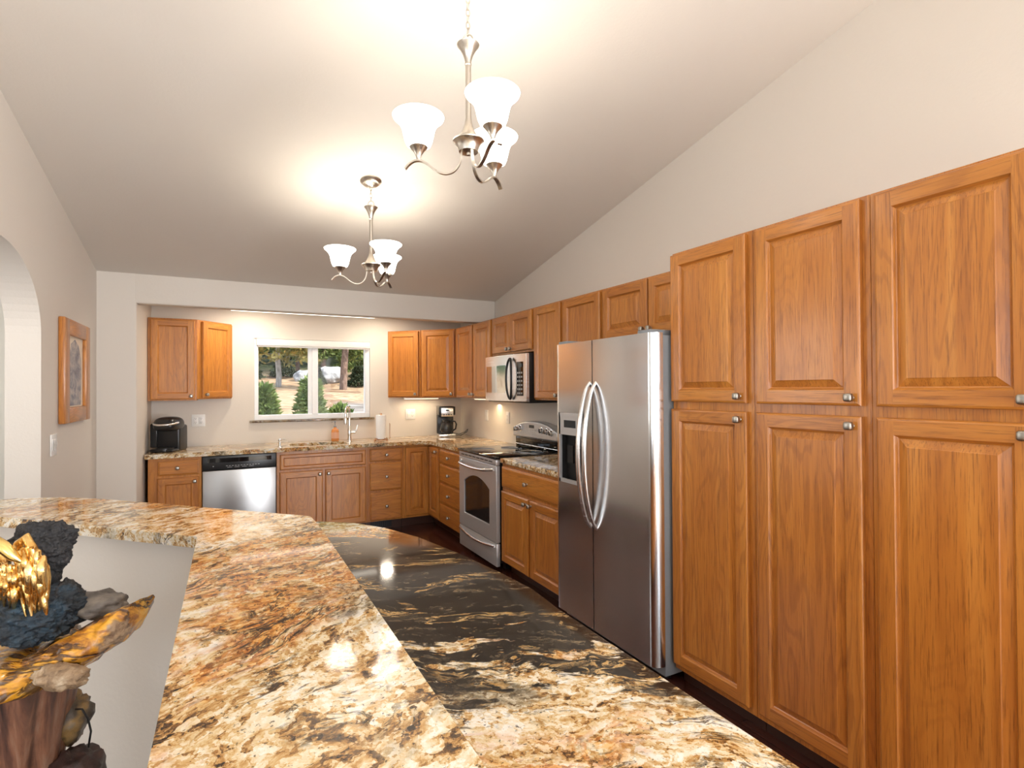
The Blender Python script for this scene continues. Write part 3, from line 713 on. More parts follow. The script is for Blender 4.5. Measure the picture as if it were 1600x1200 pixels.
# pod brewer
kb = thing('pod_coffee_brewer', 'black single cup pod brewer in the left corner of the counter', 'coffee maker', (-.462, 5.850, Z0), radians(-20))
b = MB().rbox(-.098, .098, -.02, .15, 0, .235, .02, 4).rbox(-.098, .098, -.145, -.015, 0, .028, .012, 3).build('body', BLACK, kb)
h = MB()
bm = bmesh.new(); bmesh.ops.create_uvsphere(bm, u_segments=28, v_segments=16, radius=1)
for v in bm.verts:
    sp = lambda t, e: math.copysign(abs(t)**e, t)
    v.co = Vector((sp(v.co.x, .6)*.104, .0+sp(v.co.y, .7)*.135, .235+sp(v.co.z, .75)*(.078 if v.co.z > 0 else .055)))
h.bm(bm); h.build('brew_head', BLACK, kb, ang=60)
P = [(.098*cos(q), -.045-.105*sin(q), .262-.018*sin(q)) for q in [pi*i/20 for i in range(21)]]
MB().tube(P, .009, 10).build('handle', STEEL, kb, ang=60)
MB().lathe([(.075, 0), (.078, .012), (.072, .034), (.06, .036), (.001, .036)], 28, 0, TR(.0, -.078, .002)).build('drip_tray', BLACK, kb)
MB().rbox(-.165, -.100, .0, .13, .03, .25, .012, 3).build('water_tank', CARAFE, kb)
# drip coffee maker
cm = thing('drip_coffee_maker', 'black and steel drip coffee maker with glass carafe in the back corner', 'coffee maker', (2.270, 5.960, Z0), radians(-12))
MB().rbox(-.095, .095, -.125, .105, 0, .034, .008).build('base', STEEL, cm)
MB().rbox(-.095, .095, .03, .105, .034, .250, .006).rbox(-.095, .095, -.112, .105, .250, .350, .010).build('body', BLACK, cm)
MB().rbox(-.070, .070, -.118, -.108, .236, .335, .003).build('control_panel', STEEL, cm)
b = MB().box(-.018, .018, -.1195, -.117, .298, .314)
for i in range(4): b.box(-.048+i*.028, -.030+i*.028, -.1195, -.117, .252, .264)
b.build('button', LCD, cm)
cf = MB().lathe([(.052, .036), (.066, .05), (.072, .085), (.066, .13), (.052, .165), (.05, .172)], 28, 0, TR(0, -.045, 0)).build('carafe', CARAFE, cm, ang=50)
MB().lathe([(.053, .165), (.056, .178), (.05, .192), (.001, .196)], 24, 0, TR(0, -.045, 0)).lathe([(.0735, .070), (.0735, .078)], 24, 0, TR(0, -.045, 0)).build('lid', BLACK, cf)
MB().tube([(.052, -.062, .178), (.094, -.088, .176), (.108, -.092, .145), (.100, -.088, .09), (.070, -.075, .07)], .009, 8).build('handle', BLACK, cf, ang=60)
MB().tube([(.10, .06, .03), (.16, .02, .02), (.22, -.02, .045), (.25, -.05, .08), (.235, -.09, .055), (.17, -.06, .012), (.11, .02, .008), (.095, .05, .01)], .0035, 8).build('power_cord', BLACK, cm, ang=60)
# paper towels
pt = thing('paper_towel_holder', 'wire holder with white paper towel roll right of the sink', 'paper towel', (1.470, 5.800, Z0))
b = MB().lathe([(.012, .012), (.012, .295), (.001, .297)], 12)
b.build('post', COPPER, pt)
b = MB()
for k in range(4):
    q = k*pi/2+.5; b.tube([(.03*cos(q), .03*sin(q), .013), (.06*cos(q), .06*sin(q), .030), (.088*cos(q), .088*sin(q), .020), (.094*cos(q), .094*sin(q), .005), (.08*cos(q), .08*sin(q), .004)], .004, 8)
b.tube([(.075*cos(2*pi*i/30), .075*sin(2*pi*i/30), .012) for i in range(30)], .0035, 6, closed=True).tube([(.035*cos(2*pi*i/30), .035*sin(2*pi*i/30), .013) for i in range(30)], .0035, 6, closed=True)
b.tube([(.088, -.02, .015), (.09, -.02, .18), (.085, -.02, .185)], .0035, 8)
b.build('scrolled_base', COPPER, pt, ang=60)
MB().lathe([(.0205, .022), (.052, .022), (.0525, .026), (.0525, .272), (.050, .276), (.0205, .276)], 32).build('towel_roll', PAPER, pt)
# faucet
fc = thing('faucet', 'polished nickel gooseneck kitchen faucet at the right end of the sink', 'faucet', (1.155, 5.880, Z0))
MB().lathe([(.027, 0), (.027, .006), (.021, .012), (.019, .06), (.0205, .075), (.0205, .125), (.0155, .14), (.014, .20), (.0125, .24)], 20).build('body', CHROME, fc)
P = [(0, 0, .23), (0, 0, .30)]+[(-.030*(1-cos(q)), -.055*(1-cos(q)), .30+.075*sin(q)) for q in [pi*i/14 for i in range(1, 14)]]+[(-.06, -.11, .30), (-.061, -.112, .27)]
MB().tube(P, .0115, 12).build('spout', CHROME, fc, ang=60)
MB().lathe([(.018, .190), (.0195, .200), (.016, .25), (.0125, .275)], 16, 0, TR(-.0615, -.113, 0)).build('spray_head', CHROME, fc)
MB().tube([(.018, 0, .10), (.06, -.004, .10)], .016, 14).tube([(.055, -.004, .100), (.072, -.006, .125), (.082, -.008, .175)], [.012, .007, .005], 10).build('lever', CHROME, fc, ang=60)
sd = thing('soap_dispenser', 'small nickel soap pump rising from the counter left of the sink', 'soap dispenser', (.462, 5.720, Z0))
MB().lathe([(.020, 0), (.020, .004), (.011, .010), (.010, .052), (.013, .056), (.013, .072), (.004, .076), (.001, .078)], 16).build('stem', CHROME, sd)
MB().tube([(0, 0, .066), (.03, -.01, .068), (.062, -.022, .064)], [.007, .005, .004], 10).build('nozzle', CHROME, sd, ang=60)
sbt = thing('soap_bottle', 'amber and orange hand soap bottle behind the sink', 'soap bottle', (1.035, 6.035, Z0))
MB().lathe([(.036, 0), (.040, .008), (.040, .100), (.034, .125), (.016, .138), (.014, .15)], 24).build('bottle', plain('orange_soap', (.70, .26, .07), .12), sbt)
MB().lathe([(.0405, .03), (.0405, .095)], 24).build('wrapper', plain('amber_label', (.80, .42, .25), .4), sbt)
MB().lathe([(.015, .15), (.015, .165), (.005, .168), (.005, .20), (.012, .202), (.012, .212), (.001, .213)], 16).tube([(0, 0, .207), (-.03, -.012, .207), (-.036, -.014, .200)], .004, 8).build('pump', plain('pump_grey', (.25, .25, .26), .3), sbt)

# ------------------------------------------------------------------ plates, picture
def plate(name, label, cat, loc, rz, w, h, devices, group=None):
    t = thing(name, label, cat, loc, rz, group)
    MB().rbox(-w/2, w/2, -.007, 0, -h/2, h/2, .003).build('plate', WHITE, t)
    for kind, dx in devices:
        if kind == 'outlet':
            d = MB().rbox(dx-.0165, dx+.0165, -.010, -.006, -.034, .034, .0015).build('receptacle', WHITE, t)
            b = MB()
            for dz in (-.019, .019):
                for sx in (-.006, .006): b.box(dx+sx-.0012, dx+sx+.0012, -.0106, -.0098, dz-.001, dz+.008)
                b.box(dx-.002, dx+.002, -.0106, -.0098, dz-.010, dz-.006)
            b.build('slot', KEYDARK, d)
        else:
            d = MB().rbox(dx-.0165, dx+.0165, -.010, -.006, -.034, .034, .0015).build('switch', WHITE, t)
            MB().add([(dx-.013, -.0102, -.03), (dx+.013, -.0102, -.03), (dx+.013, -.0145, 0), (dx-.013, -.0145, 0), (dx+.013, -.0102, .03), (dx-.013, -.0102, .03)], [(0, 1, 2, 3), (3, 2, 4, 5)]).build('rocker', WHITE, d, smooth=False)
plate('wall_outlet', 'white double outlet plate above the counter left of the window', 'outlet', (-.243, YB-.001, 1.168), 0, .118, .120, [('outlet', -.023), ('outlet', .023)])
plate('wall_outlet', 'white switch and outlet plate between paper towels and drip coffee maker', 'outlet', (1.918, YB-.001, 1.172), 0, .118, .120, [('switch', -.023), ('outlet', .023)])
plate('wall_switch', 'white single switch plate on right wall nearer the back corner', 'switch', (XR-.001, 5.445, 1.172), -pi/2, .075, .120, [('switch', 0)], 'plates on the right wall')
plate('wall_outlet', 'white single outlet plate on right wall nearer the range', 'outlet', (XR-.001, 4.937, 1.167), -pi/2, .075, .120, [('outlet', 0)], 'plates on the right wall')
plate('light_switch', 'white two rocker light switch beside the archway', 'switch', (XL+.001, 4.022, 1.155), pi/2, .118, .125, [('switch', -.023), ('switch', .023)])
pf = thing('framed_picture', 'picture in a wide wooden frame on the left wall beyond the archway', 'picture', (XL+.002, 4.128, 1.268), pi/2)
PW, PH, PFW = .675, .648, .115
FRWOOD = OAK
b = MB().rbox(0, PFW, -.034, 0, 0, PH, .006).rbox(PW-PFW, PW, -.034, 0, 0, PH, .006); 
b2 = MB().rbox(PFW, PW-PFW, -.034, 0, 0, PFW*.85, .006, mi=1).rbox(PFW, PW-PFW, -.034, 0, PH-PFW*.85, PH, .006, mi=1)
b.add(b2.v, b2.f, 1); b.build('frame', OAK, pf)
ART = ramped('picture_print', [(.32, (.10, .10, .12)), (.46, (.22, .23, .27)), (.55, (.38, .36, .36)), (.66, (.55, .50, .44))], 9, 8, .65, (1, 1, 1.6), .45, 0)
MB().box(PFW, PW-PFW, -.012, -.002, PFW*.85, PH-PFW*.85).build('picture_mount', plain('cream_mount', (.80, .70, .56), .6), pf)
ap = [(.165, .105), (.50, .105), (.515, .30), (.50, .42), (.44, .50), (.34, .535), (.24, .50), (.185, .40)]
MB().prism(ap, .0125, .0135, 0, Matrix(((1, 0, 0, 0), (0, 0, -1, 0), (0, 1, 0, 0), (0, 0, 0, 1)))).build('picture_print', ART, pf, smooth=False)

# ------------------------------------------------------------------ lamps
def chandelier(label, x, y, hub_z, power, turn=0):
    zc = ceil_z(y)
    t = thing('chandelier', label, 'chandelier', (x, y, hub_z), 0, 'three arm chandeliers')
    top_ = zc-hub_z
    tilt = Matrix.Rotation(-math.atan(.203), 4, 'X')
    MB().lathe([(.066, 0), (.066, -.006), (.058, -.012), (.050, -.022), (.034, -.026), (.020, -.036), (.008, -.04), (.001, -.041)], 32, 0, TR(0, 0, top_) @ tilt).build('canopy', SATIN, t)
    b = MB(); zt = .398; ze = top_-.036; L = .030; n = max(2, round((ze-zt)/(L-.005)))
    step = (ze-zt)/n
    for i in range(n):
        zc_ = zt+step*(i+.5); hh = step*.5+.0035; P = []
        for k in range(16):
            q = 2*pi*k/16; a_ = .0075*cos(q); P.append((a_ if i % 2 else 0, 0 if i % 2 else a_, zc_+hh*sin(q)))
        b.tube(P, .0018, 6, closed=True)
    b.build('chain', SATIN, t, ang=60)
    MB().tube([(.019*cos(q), 0, .378+.023*sin(q)) for q in [2*pi*i/20 for i in range(20)]], .0028, 8, closed=True, M=RZ(-.5)).build('loop', SATIN, t, ang=60)
    MB().lathe([(.0108, .070), (.0108, .283), (.0128, .285), (.0128, .289), (.0112, .291), (.0135, .305), (.020, .325), (.031, .346), (.041, .358), (.042, .361), (.036, .366), (.012, .370), (.006, .378), (.001, .379)], 32).build('stem', SATIN, t)
    MB().lathe([(.0115, .082), (.014, .066), (.020, .046), (.031, .024), (.047, .008), (.060, .001), (.060, -.003), (.048, -.012), (.041, -.026), (.036, -.040), (.020, -.043), (.008, -.044), (.007, -.052), (.001, -.054)], 36).build('hub', SATIN, t)
    for ad in (153+turn, 273+turn, 33+turn):
        R = RZ(radians(ad))
        path = [(.026, -.040), (.028, -.060), (.036, -.088), (.055, -.112), (.080, -.122), (.105, -.118), (.130, -.104), (.152, -.086), (.172, -.075), (.190, -.072), (.208, -.077), (.224, -.089), (.236, -.104)]
        P2 = []
        for i in range(len(path)-1):
            for k in range(4):
                u = k/4; p_ = [path[max(i-1, 0)], path[i], path[i+1], path[min(i+2, len(path)-1)]]
                P2.append(tuple(.5*(2*p_[1][c]+(p_[2][c]-p_[0][c])*u+(2*p_[0][c]-5*p_[1][c]+4*p_[2][c]-p_[3][c])*u*u+(3*p_[1][c]-p_[0][c]-3*p_[2][c]+p_[3][c])*u**3) for c in (0, 1)))
        P2.append(path[-1])
        b = MB(); vs = []; fs = []
        for i, (r, z) in enumerate(P2):
            a0, a1 = P2[max(i-1, 0)], P2[min(i+1, len(P2)-1)]
            tx, tz = a1[0]-a0[0], a1[1]-a0[1]; l = hypot(tx, tz); nx, nz = -tz/l*.0028, tx/l*.0028; hw = .0052+.0035*i/len(P2)
            vs += [(r-nx, -hw, z-nz), (r-nx, hw, z-nz), (r+nx, hw, z+nz), (r+nx, -hw, z+nz)]
        for i in range(len(P2)-1):
            for k in range(4): fs.append((4*i+k, 4*i+(k+1) % 4, 4*i+4+(k+1) % 4, 4*i+4+k))
        m = 4*(len(P2)-1); fs += [(3, 2, 1, 0), (m, m+1, m+2, m+3)]
        arm = b.add(vs, fs, 0, R).build('arm', SATIN, t, ang=40)
        cx, cy = .186*cos(radians(ad)), .186*sin(radians(ad)); C = TR(cx, cy, 0)
        MB().lathe([(.008, -.071), (.0085, -.062), (.013, -.050), (.020, -.038), (.030, -.027), (.034, -.022), (.033, -.020), (.001, -.021)], 28, 0, C).build('socket_cup', SATIN, arm)
        MB().lathe([(.034, -.0215), (.044, -.016), (.051, .000), (.056, .022), (.0615, .046), (.070, .064), (.083, .078), (.093, .086), (.0955, .092), (.092, .095), (.086, .088), (.075, .076), (.064, .062), (.056, .044), (.051, .022), (.047, .002), (.040, -.012), (.001, -.017)], 36, 0, C).build('shade', SHADE, arm, ang=60)
        light('bulb', 'POINT', (cx, cy, .058), power, (1, .91, .77), .028, parent=t)
chandelier('satin nickel chandelier hanging nearest, on a long chain out of frame', .800, 1.850, 2.388, 1.6)
chandelier('satin nickel chandelier farther away, its round canopy visible on the ceiling', .803, 3.397, 2.245, 1.3, 11)
fl = thing('strip_light', 'long lit strip light on the alcove ceiling behind the header', 'ceiling light', (.02, 5.44, 2.189))
MB().rbox(0, 1.34, 0, .12, .06, .1205, .004).build('housing', WHITE, fl)
MB().rbox(.01, 1.33, .008, .112, .0, .06, .02, 4).build('diffuser', TUBE, fl)
for lab, x, y, e in (('round recessed light in the alcove ceiling left of the window', .20, 5.80, 4.2), ('round recessed light in the alcove ceiling right of the window', 1.52, 5.76, 4.2)):
    rl = thing('recessed_light', lab, 'ceiling light', (x, y, 2.31))
    MB().lathe([(.055, -.001), (.055, -.006), (.085, -.007), (.088, -.001)], 28).build('trim_ring', WHITE, rl)
    MB().lathe([(.001, -.004), (.055, -.004)], 28).build('lens', TUBE, rl)
    light('recessed_bulb', 'AREA', (0, 0, -.012), e, (1, .86, .68), .10, .10, (0, 0, -1), rl)
for lab, loc, rz, L in (('lit under cabinet strip below the corner wall cabinet', (1.80, 6.06, UB-.022), 0, .42), ('lit under cabinet strip between corner and microwave', (2.40, 5.40, UB-.022), -pi/2, .55)):
    u = thing('under_cabinet_light', lab, 'light', loc, rz)
    MB().rbox(0, L, -.02, .02, .006, .0215, .003).build('housing', WHITE, u)
    MB().box(.01, L-.01, -.014, .014, .002, .006).build('lens', PUCK, u)
light('under_cabinet_glow', 'AREA', (2.01, 6.06, UB-.03), .8, (1, .80, .55), .4, .03, (0, 0, -1))
light('under_cabinet_glow', 'AREA', (2.34, 5.13, UB-.03), 1.3, (1, .76, .45), .06, .5, (-.2, 0, -1))

# ------------------------------------------------------------------ burl wood stand with rock and gilded figure, in the nook of the bar
BX, BY = -.318, 1.531
K = .001419
def SP(px, py, v=0.0):
    f = (1.2+v)/1.2; return ((px-800)*K*f+700*K, v, 1.4727-(py-607)*K*f)
BURL = None
def burl_mat():
    t = NT('amber_burl_wood'); o = t.obj(); p = t.mapping(o, rot=(0, .25, 0), scale=(.35, 1, 1.2))
    a_ = t.noise(p, 24, 8, .62, .8).outputs[0]; b_ = t.noise(p, 9, 5, .6, .6).outputs[0]
    col = t.ramp(a_, [(.30, (.06, .022, .008)), (.42, (.40, .15, .018)), (.52, (.78, .36, .025)), (.66, (.86, .48, .06))])
    crack = t.math('SUBTRACT', 1.0, t.step(t.math('ABSOLUTE', t.math('SUBTRACT', b_, .5)), .008, .05))
    col = t.mix(t.math('MULTIPLY', crack, .9), col, (.045, .02, .012))
    bark = t.step(t.noise(t.mapping(o, loc=(1, 4, 2)), 9, 4, .6).outputs[0], .56, .64)
    col = t.mix(bark, col, t.ramp(t.noise(o, 50, 5).outputs[0], [(.35, (.13, .07, .04)), (.6, (.42, .28, .17))]))
    t.set(Base_Color=col, Roughness=.24, Coat_Weight=.4); t.bump(t.math('SUBTRACT', a_, crack), .5, .008); return t.mat
BURLM = burl_mat()
TRUNKM = ramped('stripped_trunk', [(.30, (.035, .022, .020)), (.45, (.12, .055, .038)), (.56, (.24, .11, .065)), (.70, (.34, .22, .16))], 30, 6, .6, (1, 1, .10), .32, .4)
KNOTM = ramped('weathered_knot', [(.3, (.03, .025, .022)), (.5, (.14, .12, .105)), (.68, (.26, .22, .18))], 14, 7, .6, (1, 1, 2.4), .55, .5)
ROOTM = ramped('dark_root', [(.3, (.010, .006, .006)), (.52, (.05, .025, .022)), (.7, (.12, .06, .045))], 22, 7, .65, (1, 1, 1), .4, .6)
ROCKM = ramped('lava_rock', [(.3, (.004, .006, .009)), (.5, (.016, .026, .038)), (.66, (.035, .075, .115)), (.8, (.08, .13, .17))], 16, 9, .7, (1, 1, 1), .5, .9, bscale=45)
ROCKB = ramped('charcoal_rock', [(.3, (.005, .005, .006)), (.5, (.016, .016, .018)), (.66, (.036, .036, .040)), (.8, (.075, .075, .08))], 16, 9, .7, (1, 1, 1), .55, .9, bscale=45)
GOLDM = ramped('gilding', [(.3, (.55, .30, .08)), (.5, (.85, .55, .20)), (.7, (.95, .74, .38))], 40, 5, .6, (1, 1, .3), .22, .5, metal=1.0)
def sect(stations, nu=72, nv=36, seed=3, amp=.35):
    """closed body along x from (x, y, z, half depth, half thickness) stations, roughened with noise"""
    b = MB(); vs = []; fs = []
    for i in range(nu+1):
        s_ = i/nu*(len(stations)-1); k = min(int(s_), len(stations)-2); u = s_-k; u = u*u*(3-2*u)*.5+u*.5
        A, C = stations[k], stations[k+1]; x, y, z, w_, h_ = [A[j]+(C[j]-A[j])*u for j in range(5)]
        for j in range(nv):
            q = 2*pi*j/nv; cy, cz = cos(q), sin(q)
            cy = math.copysign(abs(cy)**.75, cy); cz = math.copysign(abs(cz)**.75, cz)
            p = Vector((x*6, cy*w_*9, cz*h_*10))
            d = 1+amp*(noise.fractal(p*1.3+Vector((seed, 0, 0)), 1, 2, 5)-.3*abs(noise.noise(p*2.7+Vector((0, seed, 0)))))
            vs.append((x+.012*noise.noise(p*2), y+cy*w_*d, z+cz*h_*d+.006*noise.noise(p*3.1)))
    for i in range(nu):
        for j in range(nv): fs.append((i*nv+j, i*nv+(j+1) % nv, (i+1)*nv+(j+1) % nv, (i+1)*nv+j))
    fs += [tuple(range(nv-1, -1, -1)), tuple(nu*nv+j for j in range(nv))]
    return b.add(vs, fs)
st = thing('burl_stand', 'amber burl wood stand on a stripped trunk in the nook of the granite bar', 'stand', (BX, BY, 0), -YAW)
def S5(px, py, v, w_, h_): p = SP(px, py, v); return (*p, w_, h_)
sect([S5(-190, 1052, 0, .02, .008), S5(-150, 1050, 0, .09, .030), S5(-60, 1046, 0, .12, .036), S5(0, 1040, 0, .125, .034), S5(60, 1034, 0, .125, .038), S5(105, 1028, 0, .115, .042), S5(135, 1012, .0, .098, .040), S5(152, 994, .01, .086, .036), S5(174, 982, .015, .082, .037), S5(196, 972, .018, .076, .037), S5(213, 962, .02, .064, .036), S5(222, 950, .02, .044, .026)]).build('slab', BURLM, st, ang=70)
vs = []; fs = []; nz_, na = 60, 64
for i in range(nz_+1):
    u = i/nz_; z = .842*(1-u); r = .088-.040*min(1, u*2.6)+(.10*max(0, (u-.62)/.38)**2)
    cx = SP(44, 0)[0]-.010*sin(u*pi)
    for j in range(na):
        q = 2*pi*j/na; f = 1+.10*noise.noise(Vector((cos(q)*2.2, sin(q)*2.2, z*1.2)))+.10*noise.noise(Vector((cos(q)*6, sin(q)*6, z*2.0)))
        vs.append((cx+r*f*cos(q), r*f*sin(q), z))
for i in range(nz_):
    for j in range(na): fs.append((i*na+j, (i+1)*na+j, (i+1)*na+(j+1) % na, i*na+(j+1) % na))
fs += [tuple(range(na)), tuple(nz_*na+j for j in range(na-1, -1, -1))]
MB().add(vs, fs).build('trunk', TRUNKM, st, ang=70)
c = SP(152, 945, .055); MB().blob(c, (.058, .040, .026), 4, .28, 1.7, 4, True).blob((c[0]-.045, c[1], c[2]-.008), (.05, .022, .012), 6, .2, 1.5, 3).build('weathered_knot', KNOTM, st, ang=80)
c = SP(96, 1058, -.105); MB().blob(c, (.050, .024, .022), 9, .30, 2.6, 4, True).build('bark_edge', ramped('pale_bark', [(.3, (.12, .07, .04)), (.5, (.36, .24, .14)), (.7, (.62, .50, .36))], 30, 7, .65, surf=.6, bump=.6), st, ang=80)
c = SP(110, 1120, .06); MB().blob(c, (.034, .042, .050), 12, .30, 1.7, 4, True).build('side_knot', ramped('side_knot_wood', [(.3, (.02, .015, .013)), (.5, (.09, .065, .045)), (.62, (.28, .17, .06)), (.75, (.24, .23, .21))], 12, 6, .6, surf=.35, bump=.5), st, ang=80)
c = SP(112, 1222, .02); MB().blob(c, (.052, .060, .066), 15, .30, 1.9, 4, True).blob((c[0]-.03, c[1], c[2]-.16), (.045, .05, .15), 17, .25, 1.6, 4).build('root_knot', ROOTM, st, ang=80)
MB().tube([SP(118, 1108, .03), SP(128, 1108, .02), SP(137, 1122, .03), SP(142, 1142, .04), SP(139, 1160, .05), SP(136, 1178, .06), SP(137, 1230, .07), SP(139, 1330, .07), (SP(140, 0)[0], .08, .004), (.10, .22, .004)], .0022, 8).build('power_cord', BLACK, st, ang=60)
rk = MB()
c = SP(48, 958, .005); rk.blob(c, (.098, .075, .060), 21, .24, 1.8, 6, True, rough=.35)
c = SP(98, 946, .03); rk.blob(c, (.030, .045, .050), 25, .22, 2.0, 5, True, 1, rough=.35)
c = SP(66, 846, .045); rk.blob(c, (.056, .046, .044), 28, .34, 1.25, 6, True, 1, rough=.22)
c = SP(84, 872, .045); rk.blob(c, (.030, .03, .030), 31, .24, 1.6, 5, True, 1, rough=.25)
c = SP(62, 900, .035); rk.blob(c, (.034, .034, .050), 33, .22, 1.7, 5, True, 1, rough=.3)
o = rk.build('lava_rock', [ROCKM, ROCKB], ang=80, loc=(BX, BY, 0), rotz=-YAW)
tag(o, 'craggy blue black rock standing on the amber burl slab', 'rock')
gf = thing('gilded_bird', 'gold gilded bird figure with ragged hanging feathers in front of the dark rock', 'sculpture', (BX, BY, 0), -YAW)
gb = MB()
c = SP(-45, 880, -.035); gb.blob(c, (.075, .045, .055), 41, .10, 1.6, 4).blob((SP(-85, 835, -.03)), (.035, .03, .04), 44, .10, 1.5, 4)
gb.build('body', GOLDM, gf, ang=80)
wing = MB()
rng = random.Random(11)
def fold(x0, y0_, x1, y1_, r, v0, tw):
    P = []; R = []
    for k in range(13):
        s_ = k/12; xx = x0+(x1-x0)*s_+2.5*sin(s_*5+tw); yy = y0_+(y1_-y0_)*s_
        P.append(SP(xx, yy, v0-.012*sin(s_*pi)+.006*sin(s_*9+tw)+.012*s_))
        R.append(r*(.85+.25*sin(s_*3.1+.3)+.12*sin(s_*17+tw*2)+.10*rng.uniform(-1, 1))*(1-.62*s_**4))
    wing.tube(P, R, 11)
for i in range(22):      # right hand fall of feathers
    u = i/21; fold(26+u*40, 866-22*sin(pi*u*.8)+u*22, 40+u*33+rng.uniform(-3, 3), 940+rng.uniform(-6, 24), .0056+.0022*(i % 4 == 0), -.060-.006*(i % 3), i*1.7)
for i in range(16):       # left hand fall
    u = i/15; fold(-18+u*40, 880+u*6, -6+u*32+rng.uniform(-3, 3), 922+u*24+rng.uniform(-10, 14), .0056+.0022*(i % 4 == 1), -.062-.006*(i % 3), i*2.3)
wing.blob(SP(50, 903, -.052), (.027, .007, .050), 51, .22, 3.0, 4).blob(SP(2, 906, -.054), (.038, .007, .034), 52, .22, 3.0, 4)
P = [SP(18, 870, -.055), SP(30, 850, -.06), SP(40, 840, -.058), SP(50, 858, -.062), SP(60, 878, -.066), SP(70, 888, -.062), SP(73, 903, -.055), SP(72, 930, -.05), SP(71, 955, -.05)]
wing.tube(P, [.009, .010, .009, .009, .009, .008, .007, .006, .003], 12)
wing.build('wing', GOLDM, gf, ang=70)
MB().tube([SP(-40, 838, -.085), SP(-15, 844, -.09), SP(5, 856, -.092), SP(20, 870, -.090), SP(33, 879, -.084)], [.011, .0125, .0125, .010, .004], 14).build('beak', plain('smooth_gold', (.90, .66, .24), .2, 1.0), gf, ang=70)

# ------------------------------------------------------------------ the slope outside the window
def gz(x, y):
    if y < 12: z = .93-(12-y)*.07
    elif y < 30: z = .93+(y-12)*.0345
    elif y < 70: z = 1.551+(y-30)*.145
    else: z = 7.35+(y-70)*.42
    return z+.10*noise.noise(Vector((x*.35, y*.25, 0)))*min(1, max(0, (y-7)/8))+.04*noise.noise(Vector((x*1.3, y*1.1, 3)))
b = MB(); ys = [6.5+i*.5 for i in range(60)]+[37+i*3 for i in range(30)]; xs = [-30+i*1.0 for i in range(70)]
b.add([(x, y, gz(x, y)) for y in ys for x in xs], [(j*len(xs)+i, j*len(xs)+i+1, (j+1)*len(xs)+i+1, (j+1)*len(xs)+i) for j in range(len(ys)-1) for i in range(len(xs)-1)])
def ground_mat():
    t = NT('dry_slope'); o = t.obj(); sep = t.n('ShaderNodeSeparateXYZ', {0: o})
    n1 = t.noise(o, 3.2, 9, .7).outputs[0]; n2 = t.noise(t.mapping(o, scale=(1, .4, 1)), .5, 6, .6, .5).outputs[0]
    col = t.ramp(n1, [(.30, (.11, .065, .04)), (.48, (.36, .235, .14)), (.60, (.50, .36, .23)), (.75, (.64, .50, .34))])
    col = t.mix(t.math('MULTIPLY', t.step(n2, .52, .60), .75), col, (.17, .09, .05))
    rd = t.math('SUBTRACT', t.math('ADD', sep.outputs[0], t.math('MULTIPLY', n2, .8)), t.math('MULTIPLY', sep.outputs[1], .155))
    road = t.math('MULTIPLY', t.step(rd, .62, .80), t.math('SUBTRACT', 1.0, t.step(sep.outputs[1], 15, 18)))
    col = t.mix(road, col, t.ramp(t.noise(t.mapping(o, scale=(.5, 3, 1)), 2.2, 5).outputs[0], [(.40, (.10, .085, .075)), (.6, (.42, .36, .31))]))
    forest = t.step(sep.outputs[1], 33, 41)
    col = t.mix(forest, col, t.ramp(t.noise(o, .9, 8, .7).outputs[0], [(.35, (.012, .018, .008)), (.55, (.06, .075, .03)), (.7, (.17, .15, .07))]))
    t.set(Base_Color=col, Roughness=.95, Specular_IOR_Level=.1); return t.mat
g = b.build('ground', ground_mat(), ang=80); tag(g, kind='structure')
NEEDLE = ramped('pine_needles', [(.30, (.05, .08, .018)), (.50, (.16, .21, .05)), (.66, (.34, .35, .10)), (.8, (.48, .40, .14))], 2.2, 6, .7, surf=.7, bump=0)
YNEEDLE = ramped('yellowing_needles', [(.30, (.10, .10, .025)), (.50, (.28, .24, .06)), (.66, (.46, .32, .09)), (.8, (.56, .33, .10))], 1.6, 6, .7, surf=.7, bump=0)
YOUNG = ramped('young_needles', [(.30, (.04, .075, .015)), (.50, (.14, .20, .045)), (.7, (.32, .36, .11))], 9, 6, .7, surf=.7, bump=0)
BARK = ramped('pine_bark', [(.32, (.05, .03, .022)), (.5, (.17, .105, .075)), (.68, (.30, .20, .15))], 9, 6, .65, (1, 1, .35), .9, .5)
GREYBARK = ramped('grey_bark', [(.32, (.12, .10, .09)), (.5, (.30, .27, .24)), (.68, (.46, .42, .38))], 9, 6, .65, (1, 1, .35), .9, .5)
def foliage(seed, h, base, spread, n, leaf, needles=True):
    rg_ = random.Random(seed); b = MB(); vs = []; fs = []
    for i in range(n):
        u = rg_.random()**.85; z = base+(h-base)*u
        rad = spread*(1-u*.8)*(.35+.65*rg_.random()**.5); q = rg_.random()*2*pi
        c = Vector((rad*cos(q), rad*sin(q), z+rg_.uniform(-.2, .2)*spread*.4))
        out = Vector((cos(q), sin(q), .35))
        for k in range(9):
            d = (out*.6+Vector((rg_.gauss(0, 1), rg_.gauss(0, 1), rg_.gauss(.2, .8)))).normalized()*leaf*rg_.uniform(.6, 1.2)
            s_ = d.cross(Vector((rg_.gauss(0, 1), rg_.gauss(0, 1), rg_.gauss(0, 1)))).normalized()*leaf*.17
            m = len(vs); vs += [c-s_*.4, c+s_*.4, c+d*.6+s_, c+d, c+d*.6-s_]; fs.append((m, m+1, m+2, m+3, m+4))
    return b.add(vs, fs)
